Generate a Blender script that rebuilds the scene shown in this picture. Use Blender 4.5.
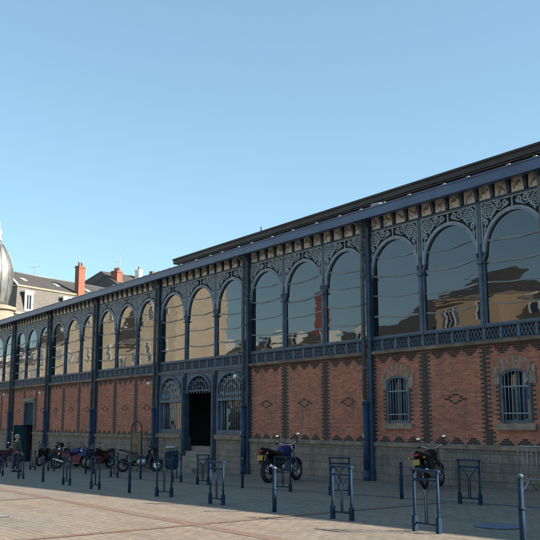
import bpy, math, random
from math import sin, cos, tan, pi, radians, sqrt, atan2
from mathutils import Vector, Matrix
random.seed(7)
sc = bpy.context.scene
col = sc.collection
for o in list(bpy.data.objects): bpy.data.objects.remove(o)

# ------------------------------------------------------------------ mesh builder
class MB:
    def __init__(s): s.v=[]; s.f=[]; s.m=[]; s.s=[]
    def add(s, vs, fs, mi=0, sm=False):
        b=len(s.v); s.v+= [tuple(p) for p in vs]
        for f in fs: s.f.append([b+i for i in f]); s.m.append(mi); s.s.append(sm)
        return s
    def box(s, x0,x1,y0,y1,z0,z1, mi=0):
        if x0>x1:x0,x1=x1,x0
        if y0>y1:y0,y1=y1,y0
        if z0>z1:z0,z1=z1,z0
        v=[(x0,y0,z0),(x1,y0,z0),(x1,y1,z0),(x0,y1,z0),(x0,y0,z1),(x1,y0,z1),(x1,y1,z1),(x0,y1,z1)]
        return s.add(v,[(0,3,2,1),(4,5,6,7),(0,1,5,4),(1,2,6,5),(2,3,7,6),(3,0,4,7)],mi)
    def hexa(s, b, t, mi=0, sm=False):   # 4 bottom pts, 4 top pts
        return s.add(list(b)+list(t),[(0,3,2,1),(4,5,6,7),(0,1,5,4),(1,2,6,5),(2,3,7,6),(3,0,4,7)],mi,sm)
    def tube(s, pts, r, n=8, mi=0, cap=True, sm=True, flat=1.0):
        P=[Vector(p) for p in pts]; k=len(P); rs=r if isinstance(r,(list,tuple)) else [r]*k
        t0=(P[1]-P[0]).normalized(); a=Vector((0,0,1)) if abs(t0.z)<.9 else Vector((1,0,0))
        u=t0.cross(a).normalized(); vs=[]
        for i in range(k):
            t=(P[min(i+1,k-1)]-P[max(i-1,0)])
            t=t.normalized() if t.length>1e-9 else t0
            u=(u-t*u.dot(t)); u=u.normalized() if u.length>1e-6 else t.orthogonal().normalized()
            w=t.cross(u)
            for j in range(n):
                q=2*pi*j/n; vs.append(P[i]+u*cos(q)*rs[i]+w*sin(q)*rs[i]*flat)
        fs=[(i*n+j,i*n+(j+1)%n,(i+1)*n+(j+1)%n,(i+1)*n+j) for i in range(k-1) for j in range(n)]
        s.add(vs,fs,mi,sm)
        if cap:
            b=len(s.v)-k*n
            s.f.append([b+j for j in range(n)][::-1]); s.m.append(mi); s.s.append(False)
            s.f.append([b+(k-1)*n+j for j in range(n)]); s.m.append(mi); s.s.append(False)
        return s
    def ell(s, c, r, nu=16, nv=10, mi=0, rot=None, e=1.0):
        vs=[]; M=rot or Matrix.Identity(3)
        sg=lambda a: math.copysign(abs(a)**e,a)
        for i in range(nv+1):
            th=pi*i/nv
            for j in range(nu):
                ph=2*pi*j/nu
                vs.append(Vector(c)+M@Vector((r[0]*sg(sin(th))*sg(cos(ph)),r[1]*sg(sin(th))*sg(sin(ph)),r[2]*sg(cos(th)))))
        fs=[(i*nu+j,(i+1)*nu+j,(i+1)*nu+(j+1)%nu,i*nu+(j+1)%nu) for i in range(nv) for j in range(nu)]
        return s.add(vs,fs,mi,True)
    def torus(s, c, R, r, ax='y', n=28, m=8, mi=0, flat=1.0):
        vs=[]
        for i in range(n):
            a=2*pi*i/n
            for j in range(m):
                b=2*pi*j/m; rr=R+r*cos(b); h=r*sin(b)*flat
                if ax=='y': p=(rr*cos(a),h,rr*sin(a))
                elif ax=='x': p=(h,rr*cos(a),rr*sin(a))
                else: p=(rr*cos(a),rr*sin(a),h)
                vs.append((c[0]+p[0],c[1]+p[1],c[2]+p[2]))
        fs=[(i*m+j,((i+1)%n)*m+j,((i+1)%n)*m+(j+1)%m,i*m+(j+1)%m) for i in range(n) for j in range(m)]
        return s.add(vs,fs,mi,True)
    def lathe(s, c, prof, n=24, mi=0, sm=True):
        vs=[]
        for (r,z) in prof:
            for j in range(n): vs.append((c[0]+r*cos(2*pi*j/n),c[1]+r*sin(2*pi*j/n),c[2]+z))
        k=len(prof)
        fs=[(i*n+j,i*n+(j+1)%n,(i+1)*n+(j+1)%n,(i+1)*n+j) for i in range(k-1) for j in range(n)]
        fs2=[[j for j in range(n)][::-1],[(k-1)*n+j for j in range(n)]]
        s.add(vs,fs,mi,sm); b=len(s.v)-k*n
        for f in fs2: s.f.append([b+i for i in f]); s.m.append(mi); s.s.append(False)
        return s
    def ribbon(s, pts, w, y0, y1, mi=0, closed=False):
        # flat bar following (x,z) points, seen face-on from -Y; y0 front, y1 back
        P=[Vector((p[0],p[1])) for p in pts]; n=len(P)
        if n<2: return s
        L=[];R=[]
        for i in range(n):
            if closed: t=P[(i+1)%n]-P[i-1]
            else: t=P[min(i+1,n-1)]-P[max(i-1,0)]
            if t.length<1e-9: t=Vector((1,0))
            t.normalize(); q=Vector((-t.y,t.x))*w*.5
            L.append(P[i]+q); R.append(P[i]-q)
        vs=[]
        for i in range(n): vs+=[(L[i].x,y0,L[i].y),(R[i].x,y0,R[i].y),(R[i].x,y1,R[i].y),(L[i].x,y1,L[i].y)]
        m=n if closed else n-1; fs=[]
        for i in range(m):
            a=i*4; b=((i+1)%n)*4
            fs+=[(a,a+1,b+1,b),(a+1,a+2,b+2,b+1),(a+3,a,b,b+3)]
        if not closed: fs+=[(0,3,2,1),((n-1)*4,(n-1)*4+1,(n-1)*4+2,(n-1)*4+3)]
        return s.add(vs,fs,mi)
    def build(s, name, mats, parent=None, loc=(0,0,0), rot=(0,0,0), off=(0,0,0)):
        me=bpy.data.meshes.new(name)
        me.from_pydata([(a-off[0],b-off[1],c-off[2]) for a,b,c in s.v],[],s.f)
        if not isinstance(mats,(list,tuple)): mats=[mats]
        for m in mats: me.materials.append(m)
        me.polygons.foreach_set('material_index',s.m); me.polygons.foreach_set('use_smooth',s.s); me.update()
        o=bpy.data.objects.new(name,me); col.objects.link(o)
        o.location=loc; o.rotation_euler=rot
        if parent: o.parent=parent
        return o
def empty(name, loc=(0,0,0), rz=0):
    o=bpy.data.objects.new(name,None); col.objects.link(o); o.location=loc; o.rotation_euler=(0,0,rz)
    o.empty_display_size=.2; return o
def tag(o,label=None,cat=None,group=None,kind=None):
    if label:o['label']=label
    if cat:o['category']=cat
    if group:o['group']=group
    if kind:o['kind']=kind
    return o
def copy_tree(o,parent=None):
    c=o.copy(); col.objects.link(c); c.parent=parent
    for ch in list(o.children): copy_tree(ch,c)
    return c

# ------------------------------------------------------------------ materials
def mat(name, c, rough=.6, metal=0, var=.0, scale=3., bump=0, spec=.5, c2=None, detail=6, bscale=None, coat=0):
    m=bpy.data.materials.new(name); m.use_nodes=True; nt=m.node_tree; b=nt.nodes['Principled BSDF']
    b.inputs['Base Color'].default_value=(*c,1); b.inputs['Roughness'].default_value=rough; b.inputs['Metallic'].default_value=metal
    b.inputs['Specular IOR Level'].default_value=spec; b.inputs['Coat Weight'].default_value=coat
    tc=nt.nodes.new('ShaderNodeNewGeometry')
    if var or c2:
        n=nt.nodes.new('ShaderNodeTexNoise'); n.inputs['Scale'].default_value=scale; n.inputs['Detail'].default_value=detail; n.inputs['Roughness'].default_value=.62
        nt.links.new(tc.outputs['Position'],n.inputs['Vector'])
        r=nt.nodes.new('ShaderNodeValToRGB'); r.color_ramp.elements[0].position=.33; r.color_ramp.elements[1].position=.68
        lo=[x*(1-var) for x in c]; hi=c2 or [min(1,x*(1+var)) for x in c]
        r.color_ramp.elements[0].color=(*lo,1); r.color_ramp.elements[1].color=(*hi,1)
        nt.links.new(n.outputs['Fac'],r.inputs['Fac']); nt.links.new(r.outputs['Color'],b.inputs['Base Color'])
    if bump:
        n2=nt.nodes.new('ShaderNodeTexNoise'); n2.inputs['Scale'].default_value=bscale or scale*6; n2.inputs['Detail'].default_value=4
        nt.links.new(tc.outputs['Position'],n2.inputs['Vector'])
        bp=nt.nodes.new('ShaderNodeBump'); bp.inputs['Strength'].default_value=bump; bp.inputs['Distance'].default_value=.02
        nt.links.new(n2.outputs['Fac'],bp.inputs['Height']); nt.links.new(bp.outputs['Normal'],b.inputs['Normal'])
    return m
def brickmat(name, c1,c2,mortar, bw,bh,ms, axes='xz', grime=.35, gscale=.35, rough=.85, bump=.4, offset=.5, bias=0, streak=False, squash=1.0, gcol=None, mdist=.01):
    m=bpy.data.materials.new(name); m.use_nodes=True; nt=m.node_tree; N=nt.nodes; Lk=nt.links; b=N['Principled BSDF']
    b.inputs['Roughness'].default_value=rough
    g=N.new('ShaderNodeNewGeometry'); sp=N.new('ShaderNodeSeparateXYZ'); cb=N.new('ShaderNodeCombineXYZ')
    Lk.new(g.outputs['Position'],sp.inputs[0])
    if axes=='h':   # any vertical wall: x+y as the horizontal coordinate
        ad=N.new('ShaderNodeMath'); ad.operation='ADD'; Lk.new(sp.outputs[0],ad.inputs[0]); Lk.new(sp.outputs[1],ad.inputs[1])
        Lk.new(ad.outputs[0],cb.inputs[0]); Lk.new(sp.outputs[2],cb.inputs[1])
    else:
        Lk.new(sp.outputs['XYZ'.index(axes[0].upper())],cb.inputs[0]); Lk.new(sp.outputs['XYZ'.index(axes[1].upper())],cb.inputs[1])
    br=N.new('ShaderNodeTexBrick'); br.inputs['Scale'].default_value=1; br.inputs['Brick Width'].default_value=bw; br.inputs['Row Height'].default_value=bh
    br.inputs['Mortar Size'].default_value=ms; br.inputs['Mortar Smooth'].default_value=.2; br.inputs['Bias'].default_value=bias; br.offset=offset
    br.inputs['Color1'].default_value=(*c1,1); br.inputs['Color2'].default_value=(*c2,1); br.inputs['Mortar'].default_value=(*mortar,1)
    Lk.new(cb.outputs[0],br.inputs['Vector'])
    n=N.new('ShaderNodeTexNoise'); n.inputs['Scale'].default_value=gscale; n.inputs['Detail'].default_value=8; n.inputs['Roughness'].default_value=.65
    Lk.new(g.outputs['Position'],n.inputs['Vector'])
    mr=N.new('ShaderNodeMapRange'); mr.inputs[1].default_value=.35; mr.inputs[2].default_value=.7; mr.inputs[3].default_value=0; mr.inputs[4].default_value=grime
    Lk.new(n.outputs['Fac'],mr.inputs[0])
    mx=N.new('ShaderNodeMixRGB'); mx.blend_type='MIX'; Lk.new(mr.outputs[0],mx.inputs[0]); Lk.new(br.outputs['Color'],mx.inputs[1])
    gc=gcol or [x*.45 for x in c1]; mx.inputs[2].default_value=(*gc,1)
    n3=N.new('ShaderNodeTexNoise'); n3.inputs['Scale'].default_value=14; n3.inputs['Detail'].default_value=5
    Lk.new(g.outputs['Position'],n3.inputs['Vector'])
    mr3=N.new('ShaderNodeMapRange'); mr3.inputs[1].default_value=.3; mr3.inputs[2].default_value=.7; mr3.inputs[3].default_value=.78; mr3.inputs[4].default_value=1.2
    Lk.new(n3.outputs['Fac'],mr3.inputs[0])
    mu=N.new('ShaderNodeMixRGB'); mu.blend_type='MULTIPLY'; mu.inputs[0].default_value=1; Lk.new(mx.outputs[0],mu.inputs[1])
    Lk.new(mr3.outputs[0],mu.inputs[2]); Lk.new(mu.outputs[0],b.inputs['Base Color'])
    bp=N.new('ShaderNodeBump'); bp.inputs['Strength'].default_value=bump; bp.inputs['Distance'].default_value=mdist; bp.invert=True
    Lk.new(br.outputs['Fac'],bp.inputs['Height'])
    bp2=N.new('ShaderNodeBump'); bp2.inputs['Strength'].default_value=bump*.6; bp2.inputs['Distance'].default_value=.01
    Lk.new(n3.outputs['Fac'],bp2.inputs['Height']); Lk.new(bp.outputs[0],bp2.inputs['Normal']); Lk.new(bp2.outputs[0],b.inputs['Normal'])
    return m
def glassmat(name, wav, ior=1.7, base=(.012,.016,.018), sx=.55, sz=2.4):
    m=bpy.data.materials.new(name); m.use_nodes=True; nt=m.node_tree; N=nt.nodes; Lk=nt.links; b=N['Principled BSDF']
    b.inputs['Base Color'].default_value=(*base,1); b.inputs['Roughness'].default_value=.015; b.inputs['IOR'].default_value=ior
    g=N.new('ShaderNodeNewGeometry'); mp=N.new('ShaderNodeMapping'); mp.inputs['Scale'].default_value=(sx,0,sz)
    Lk.new(g.outputs['Position'],mp.inputs[0])
    n=N.new('ShaderNodeTexNoise'); n.inputs['Scale'].default_value=1; n.inputs['Detail'].default_value=1.5; Lk.new(mp.outputs[0],n.inputs['Vector'])
    bp=N.new('ShaderNodeBump'); bp.inputs['Strength'].default_value=1; bp.inputs['Distance'].default_value=wav
    Lk.new(n.outputs['Fac'],bp.inputs['Height']); Lk.new(bp.outputs[0],b.inputs['Normal'])
    return m
M={}
M['brick']=brickmat('red_brick',(.66,.22,.115),(.34,.10,.062),(.27,.19,.14),.22,.06,.010,grime=.6,gscale=.8,gcol=(.20,.10,.07))
M['darkbrick']=mat('dark_glazed_brick',(.038,.038,.036),.85,var=.45,scale=9,bump=.2)
M['plinth']=brickmat('granite_plinth',(.27,.235,.19),(.21,.185,.155),(.12,.105,.09),.62,.24,.012,grime=.5,gscale=1.1,gcol=(.10,.09,.078))
M['stone']=mat('dressed_stone',(.24,.20,.155),.85,var=.35,scale=2.2,bump=.3)
M['ledge']=mat('brown_stone_string_course',(.19,.145,.10),.85,var=.45,scale=1.6,bump=.3)
M['palestone']=mat('pale_stone',(.25,.21,.165),.85,var=.35,scale=4,bump=.2)
M['iron']=mat('blue_grey_painted_iron',(.062,.11,.165),.6,var=.3,scale=2.5,bump=.15,c2=(.09,.145,.205))
M['iron_lt']=mat('pale_blue_ironwork',(.21,.275,.325),.6,var=.25,scale=4,bump=.1,c2=(.28,.35,.40))
M['iron_dk']=mat('navy_painted_iron',(.020,.050,.088),.62,var=.35,scale=2,bump=.15)
M['blue']=mat('blue_gutter_paint',(.05,.092,.185),.4,var=.3,scale=.8,bump=.15,c2=(.07,.12,.215))
M['post']=mat('bright_navy_post_paint',(.010,.036,.088),.6,var=.3,scale=3,bump=.1)
M['rackpaint']=mat('cycle_rack_blue_paint',(.010,.034,.072),.7,spec=.2,var=.35,scale=5,bump=.15)
M['pipe']=mat('grey_zinc_pipe',(.10,.125,.135),.6,.1,var=.3,scale=2.5)
M['black']=mat('near_black_backing',(.012,.016,.02),.8)
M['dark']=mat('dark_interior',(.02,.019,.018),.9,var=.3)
M['brownroof']=mat('dark_brown_roof_edge',(.034,.024,.020),.6,var=.4,scale=1.2)
M['brownroof2']=mat('brown_timber_fascia',(.085,.052,.038),.65,var=.4,scale=1.2)
M['zinc']=mat('zinc_roof',(.20,.21,.22),.45,.5,var=.2,scale=.8)
M['slate']=brickmat('slate_roof',(.060,.055,.05),(.045,.042,.04),(.03,.028,.026),.3,.22,.012,axes='h',grime=.5,gscale=.5,gcol=(.08,.07,.058))
M['slate_lt']=brickmat('weathered_mansard_slate',(.16,.148,.13),(.13,.12,.105),(.09,.085,.075),.35,.25,.015,axes='h',grime=.6,gscale=.6,gcol=(.11,.10,.082))
M['glass']=glassmat('wavy_window_glass',.004,1.8)
M['glass2']=glassmat('old_lower_glass',.006,1.7,sx=1.2,sz=2)
M['winglass']=glassmat('house_window_glass',.002,1.5,base=(.02,.025,.03))
M['bar']=mat('glazing_joint_glint',(.19,.205,.205),.6,.1,var=.3,scale=2)  # pale grey holds the reflection seen along the glazing joints
M['cream']=brickmat('cream_render',(.62,.52,.37),(.58,.48,.34),(.5,.42,.31),1.2,.6,.006,axes='h',grime=.35,gscale=.3,gcol=(.42,.35,.25),bump=.1)
M['cream2']=brickmat('pale_stone_ashlar',(.36,.31,.235),(.32,.27,.205),(.22,.18,.14),.8,.35,.014,axes='h',grime=.4,gscale=.4,gcol=(.25,.21,.155),bump=.2)
M['limestone']=brickmat('pale_limestone',(.80,.68,.50),(.72,.61,.45),(.48,.4,.3),.9,.4,.01,axes='h',grime=.45,gscale=.35,gcol=(.45,.36,.25),bump=.1)  # pale limestone base colour for houses across the square
M['ochre']=brickmat('ochre_render',(.50,.37,.23),(.48,.35,.22),(.4,.3,.2),1.2,.6,.006,axes='h',grime=.35,gscale=.3,gcol=(.35,.26,.17),bump=.1)
M['rose']=brickmat('rose_brick_house',(.36,.17,.12),(.30,.14,.10),(.3,.2,.15),.3,.1,.012,axes='h',grime=.3,gscale=.4)
M['chim']=brickmat('orange_chimney_brick',(.30,.105,.06),(.26,.09,.052),(.24,.13,.09),.22,.075,.01,axes='h',grime=.2,gscale=.8)
M['white']=mat('white_paint',(.78,.77,.73),.55,var=.08,scale=3)
M['pot']=mat('terracotta_pot',(.28,.085,.05),.8,var=.2,scale=5)
M['domemetal']=mat('dome_zinc',(.21,.21,.205),.45,.7,var=.25,scale=.9,bump=.1,bscale=2)
M['tv']=mat('antenna_metal',(.45,.45,.46),.4,.6)
M['shutter']=mat('blue_shutter',(.10,.16,.22),.6,var=.2)
M['redline']=brickmat('red_paver_strip',(.21,.108,.075),(.185,.10,.07),(.14,.095,.07),.2,.1,.008,axes='xy',grime=.75,gscale=1.8,bump=.2,gcol=(.19,.15,.11))
M['blueline']=mat('worn_blue_road_paint',(.085,.125,.27),.8,var=.4,scale=6,c2=(.17,.195,.25))
M['paleblue']=mat('faded_pale_blue_paint',(.195,.21,.21),.85,var=.2,scale=3)
M['chrome']=mat('chrome',(.75,.75,.77),.15,1)
M['alu']=mat('brushed_engine_aluminium',(.35,.35,.36),.4,.8)
M['rubber']=mat('tyre_rubber',(.018,.018,.018),.8)
M['mblack']=mat('black_gloss_paint',(.012,.012,.014),.3)
M['mred']=mat('red_gloss_paint',(.20,.010,.014),.4)
M['mblue']=mat('blue_gloss_paint',(.012,.022,.12),.35)
M['mdkred']=mat('dark_red_paint',(.16,.02,.02),.3,coat=.4)
M['msilver']=mat('silver_paint',(.45,.46,.47),.3,.5)
M['seat']=mat('black_vinyl_seat',(.02,.02,.02),.55)
M['taillens']=mat('red_tail_lens',(.45,.02,.015),.2)
M['amber']=mat('amber_lens',(.75,.25,.02),.2)
M['plate']=mat('yellow_number_plate',(.42,.26,.025),.5)
M['wplate']=mat('white_number_plate',(.75,.75,.72),.45)
M['mirror']=mat('mirror_face',(.9,.9,.9),.03,1)
M['lampglass']=mat('white_glass_globe',(.80,.80,.77),.2)
M['binblue']=mat('dark_blue_bin_paint',(.015,.04,.08),.45,var=.2)
M['galv']=mat('galvanised_steel',(.42,.43,.44),.42,.6,var=.2,scale=6)
M['rustboard']=mat('weathered_brown_board',(.16,.125,.075),.75,var=.4,scale=3)
M['teal']=mat('dull_teal_door_paint',(.022,.055,.075),.85,var=.3,scale=3,spec=.15)
M['darkframe']=mat('dark_arched_frame',(.05,.045,.05),.5)
M['skin']=mat('skin',(.50,.30,.22),.6)
M['jacket']=mat('dark_green_jacket',(.045,.055,.042),.9,var=.25,scale=8,bump=.3)
M['trouser']=mat('navy_trousers',(.03,.035,.07),.9,var=.2,scale=8)
M['hair']=mat('white_hair',(.36,.345,.32),.8,var=.15,scale=40,bump=.4)
M['shoe']=mat('black_shoes',(.02,.02,.02),.5)
M['concrete']=mat('grey_step_stone',(.24,.215,.18),.85,var=.3,scale=2,bump=.2)
M['clip']=mat('white_gutter_clip',(.30,.29,.27),.5)

# ceramic tiles: each gets a cream ground with dark painted motif
def tilemat():
    m=bpy.data.materials.new('painted_ceramic_tile'); m.use_nodes=True; nt=m.node_tree; N=nt.nodes; Lk=nt.links; b=N['Principled BSDF']
    b.inputs['Roughness'].default_value=.35
    g=N.new('ShaderNodeNewGeometry'); n=N.new('ShaderNodeTexNoise'); n.inputs['Scale'].default_value=7.5; n.inputs['Detail'].default_value=3; n.inputs['Distortion'].default_value=.9
    Lk.new(g.outputs['Position'],n.inputs['Vector'])
    r=N.new('ShaderNodeValToRGB'); e=r.color_ramp.elements; e[0].position=.40; e[0].color=(.26,.255,.24,1); e[1].position=.50; e[1].color=(.60,.585,.55,1)
    Lk.new(n.outputs['Fac'],r.inputs['Fac']); Lk.new(r.outputs[0],b.inputs['Base Color']); return m
def weather(m,c,scale=(1.2,1.2,.25),lo=.5,hi=.72,amt=.7):
    nt=m.node_tree; N=nt.nodes; Lk=nt.links; b=N['Principled BSDF']; inp=b.inputs['Base Color']
    g_=N.new('ShaderNodeNewGeometry'); q=N.new('ShaderNodeMapping'); q.inputs['Scale'].default_value=scale; Lk.new(g_.outputs['Position'],q.inputs[0])
    n=N.new('ShaderNodeTexNoise'); n.inputs['Scale'].default_value=2; n.inputs['Detail'].default_value=7; n.inputs['Roughness'].default_value=.65; Lk.new(q.outputs[0],n.inputs['Vector'])
    r=N.new('ShaderNodeMapRange'); r.inputs[1].default_value=lo; r.inputs[2].default_value=hi; r.inputs[3].default_value=0; r.inputs[4].default_value=amt; Lk.new(n.outputs['Fac'],r.inputs[0])
    x=N.new('ShaderNodeMixRGB'); Lk.new(r.outputs[0],x.inputs[0]); x.inputs[2].default_value=(*c,1)
    if inp.links: Lk.new(inp.links[0].from_socket,x.inputs[1])
    else: x.inputs[1].default_value=inp.default_value
    Lk.new(x.outputs[0],inp)
weather(M['brick'],(.14,.08,.058),(2.2,2.2,.35),.52,.76,.6)
weather(M['plinth'],(.085,.075,.062),(1.6,1.6,.5),.48,.70,.6)
weather(M['iron'],(.085,.075,.06),(3,3,.6),.56,.70,.6)
weather(M['iron_lt'],(.13,.13,.115),(4,4,1.2),.55,.70,.6)
weather(M['iron_dk'],(.055,.05,.042),(4,4,.5),.56,.70,.6)
weather(M['blue'],(.045,.055,.07),(.8,3,3),.52,.68,.7)
weather(M['rackpaint'],(.06,.045,.035),(9,9,4),.60,.68,.8)
weather(M['post'],(.05,.045,.04),(6,6,1.5),.58,.68,.8)
weather(M['ledge'],(.08,.07,.055),(1.5,3,3),.45,.68,.7)
weather(M['stone'],(.09,.082,.065),(1.5,3,3),.45,.68,.7)
M['tile']=tilemat(); M['tilemotif']=mat('dark_tile_motif',(.16,.15,.135),.5,var=.3,scale=12); M['tilebase']=mat('cream_tile',(.46,.41,.33),.4,var=.3,scale=6)

def groundmat():
    m=brickmat('granite_paving',(.255,.215,.172),(.20,.170,.138),(.12,.10,.08),.30,.15,.013,axes='xy',grime=.5,gscale=.55,bump=.35,gcol=(.19,.158,.125))
    nt=m.node_tree; N=nt.nodes; Lk=nt.links; b=N['Principled BSDF']; src=b.inputs['Base Color'].links[0].from_socket
    g_=N.new('ShaderNodeNewGeometry')
    def layer(src,scale,lo,hi,c,mp=None,dist=0):
        n=N.new('ShaderNodeTexNoise'); n.inputs['Scale'].default_value=scale; n.inputs['Detail'].default_value=6; n.inputs['Distortion'].default_value=dist
        if mp:
            q=N.new('ShaderNodeMapping'); q.inputs['Scale'].default_value=mp; Lk.new(g_.outputs['Position'],q.inputs[0]); Lk.new(q.outputs[0],n.inputs['Vector'])
        else: Lk.new(g_.outputs['Position'],n.inputs['Vector'])
        r=N.new('ShaderNodeMapRange'); r.inputs[1].default_value=lo; r.inputs[2].default_value=hi; r.inputs[3].default_value=0; r.inputs[4].default_value=1
        Lk.new(n.outputs['Fac'],r.inputs[0]); x=N.new('ShaderNodeMixRGB'); x.blend_type='MULTIPLY'; Lk.new(r.outputs[0],x.inputs[0]); Lk.new(src,x.inputs[1]); x.inputs[2].default_value=(*c,1)
        return x.outputs[0]
    src=layer(src,1.0,.45,.75,(.80,.79,.78),(.35,2.2,1))       # tyre and sweeping streaks along the hall
    src=layer(src,1.6,.55,.72,(.84,.81,.78),None,.8)          # irregular stains
    src=layer(src,9.,.66,.72,(.55,.52,.50))                   # spots of gum and oil
    src=layer(src,.22,.42,.62,(1.12,1.04,.95))
    Lk.new(src,b.inputs['Base Color']); return m
M['ground']=groundmat()

# ------------------------------------------------------------------ ground
def g(x,y):
    x=max(-90,min(25,x)); y=max(-40,min(40,y))
    return .4415+.02083*x-.0047*y
xs=[-900,-400,-200,-120,-90]+list(range(-80,30,10))+[25,80,200,500]; xs=sorted(set(xs)); ys=[-600,-200,-80,-40,-30,-20,-10,0,10,20,30,40,100,300,800]
b=MB(); vs=[(x,y,g(x,y)) for y in ys for x in xs]; nx=len(xs)
b.add(vs,[(j*nx+i,j*nx+i+1,(j+1)*nx+i+1,(j+1)*nx+i) for j in range(len(ys)-1) for i in range(nx-1)])
tag(b.build('ground',M['ground']),kind='structure')
def strip(name,p0,p1,w,m,lift=.004,seg=14):
    a=Vector(p0); c=Vector(p1); d=(c-a).normalized(); q=Vector((-d.y,d.x))*w/2
    vs=[];fs=[]
    for i in range(seg+1):
        p=a+(c-a)*i/seg
        for e in (p+q,p-q): vs.append((e.x,e.y,g(e.x,e.y)+lift))
        if i: k=2*i; fs.append((k-2,k,k+1,k-1))
    o=MB().add(vs,fs).build(name,m); 
    if o.data.polygons[0].normal.z<0: o.data.flip_normals()
    return o
def line(name,pts,w,m,lift,label=None):
    return tag(strip(name,pts[0],pts[-1],w,m,lift),kind='structure')
line('paving_band',[(-62,-7.9),(-1,-11.9)],.26,M['redline'],.004)
line('paving_band',[(-12.02,-16),(-12.45,-8.4),(-13.15,-4.9)],.22,M['redline'],.008)
line('paving_band',[(-20.0,-16),(-20.6,-10.55)],.2,M['redline'],.008)
line('parking_line',[(-32,-4.95),(-5,-4.45)],.09,M['blueline'],.008)
b=MB(); cx,cy=-9.2,-7.8
b.add([(cx+.42*cos(a)*1.0-.1*sin(a),cy+.35*sin(a),g(cx,cy)+.010+.02083*(.42*cos(a)-.1*sin(a))-.0047*.35*sin(a)) for a in [2*pi*i/28 for i in range(28)]],[list(range(28))])
tag(b.build('painted_patch',M['blueline']),kind='structure')
tag(strip('painted_patch',(-17.3,-13.15),(-16.0,-13.15),.30,M['paleblue'],.010),kind='structure')

# ------------------------------------------------------------------ market hall
XC=[14.3,7.2,.1,-7.0,-13.80,-20.91,-28.04,-35.55,-42.66,-49.48,-56.0,-62.95,-70.0]
HX=-28.0; HO=(HX,14.0,0)
hall=tag(empty('market_hall',HO),'long brick and blue iron market hall with arched glass gallery','market hall')
def hp(mb,name,m,parent=None,lab=None):
    # world-space geometry, parented under the hall
    p=parent or hall
    o=mb.build(name,m,p,off=HO if True else (0,0,0))
    if lab:o['label']=lab
    return o
C_=.06
def dk(mb,x0,x1,z0,mi=0,y=-.005):    # one course of dark bricks between x0..x1 (cut to brick lengths)
    x=x0
    while x<x1-1e-4:
        e=min(x+.215,x1); mb.box(x+.004,e-.004,y,.01,z0+.004,z0+C_-.006,mi); x=e
def arcpts(cx,hw,sp,rise,n=20): return [(cx+hw*cos(pi-pi*i/n),sp+rise*sin(pi*i/n)) for i in range(n+1)]
def arch_wall(mb,x0,x1,z0,z1,cx,hw,ob,sp,rise,y,depth,n=20,mi=0,closed=True):
    # wall sheet facing -Y with an arched opening and its reveals
    A=arcpts(cx,hw,sp,rise,n); xl,xr=cx-hw,cx+hw
    def q(a,b_,c,d): mb.add([(a[0],y,a[1]),(b_[0],y,b_[1]),(c[0],y,c[1]),(d[0],y,d[1])],[(0,1,2,3)],mi)
    if xl>x0: q((x0,z0),(xl,z0),(xl,z1),(x0,z1))
    if xr<x1: q((xr,z0),(x1,z0),(x1,z1),(xr,z1))
    if ob>z0: q((xl,z0),(xr,z0),(xr,ob),(xl,ob))
    for i in range(n): q(A[i],A[i+1],(A[i+1][0],z1),(A[i][0],z1))
    prof=[(xl,ob)]+A+[(xr,ob)]
    for i in range(len(prof) if closed else len(prof)-1):
        a=prof[i]; c=prof[(i+1)%len(prof)]
        mb.add([(a[0],y,a[1]),(c[0],y,c[1]),(c[0],y+depth,c[1]),(a[0],y+depth,a[1])],[(0,3,2,1)],mi)

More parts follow.
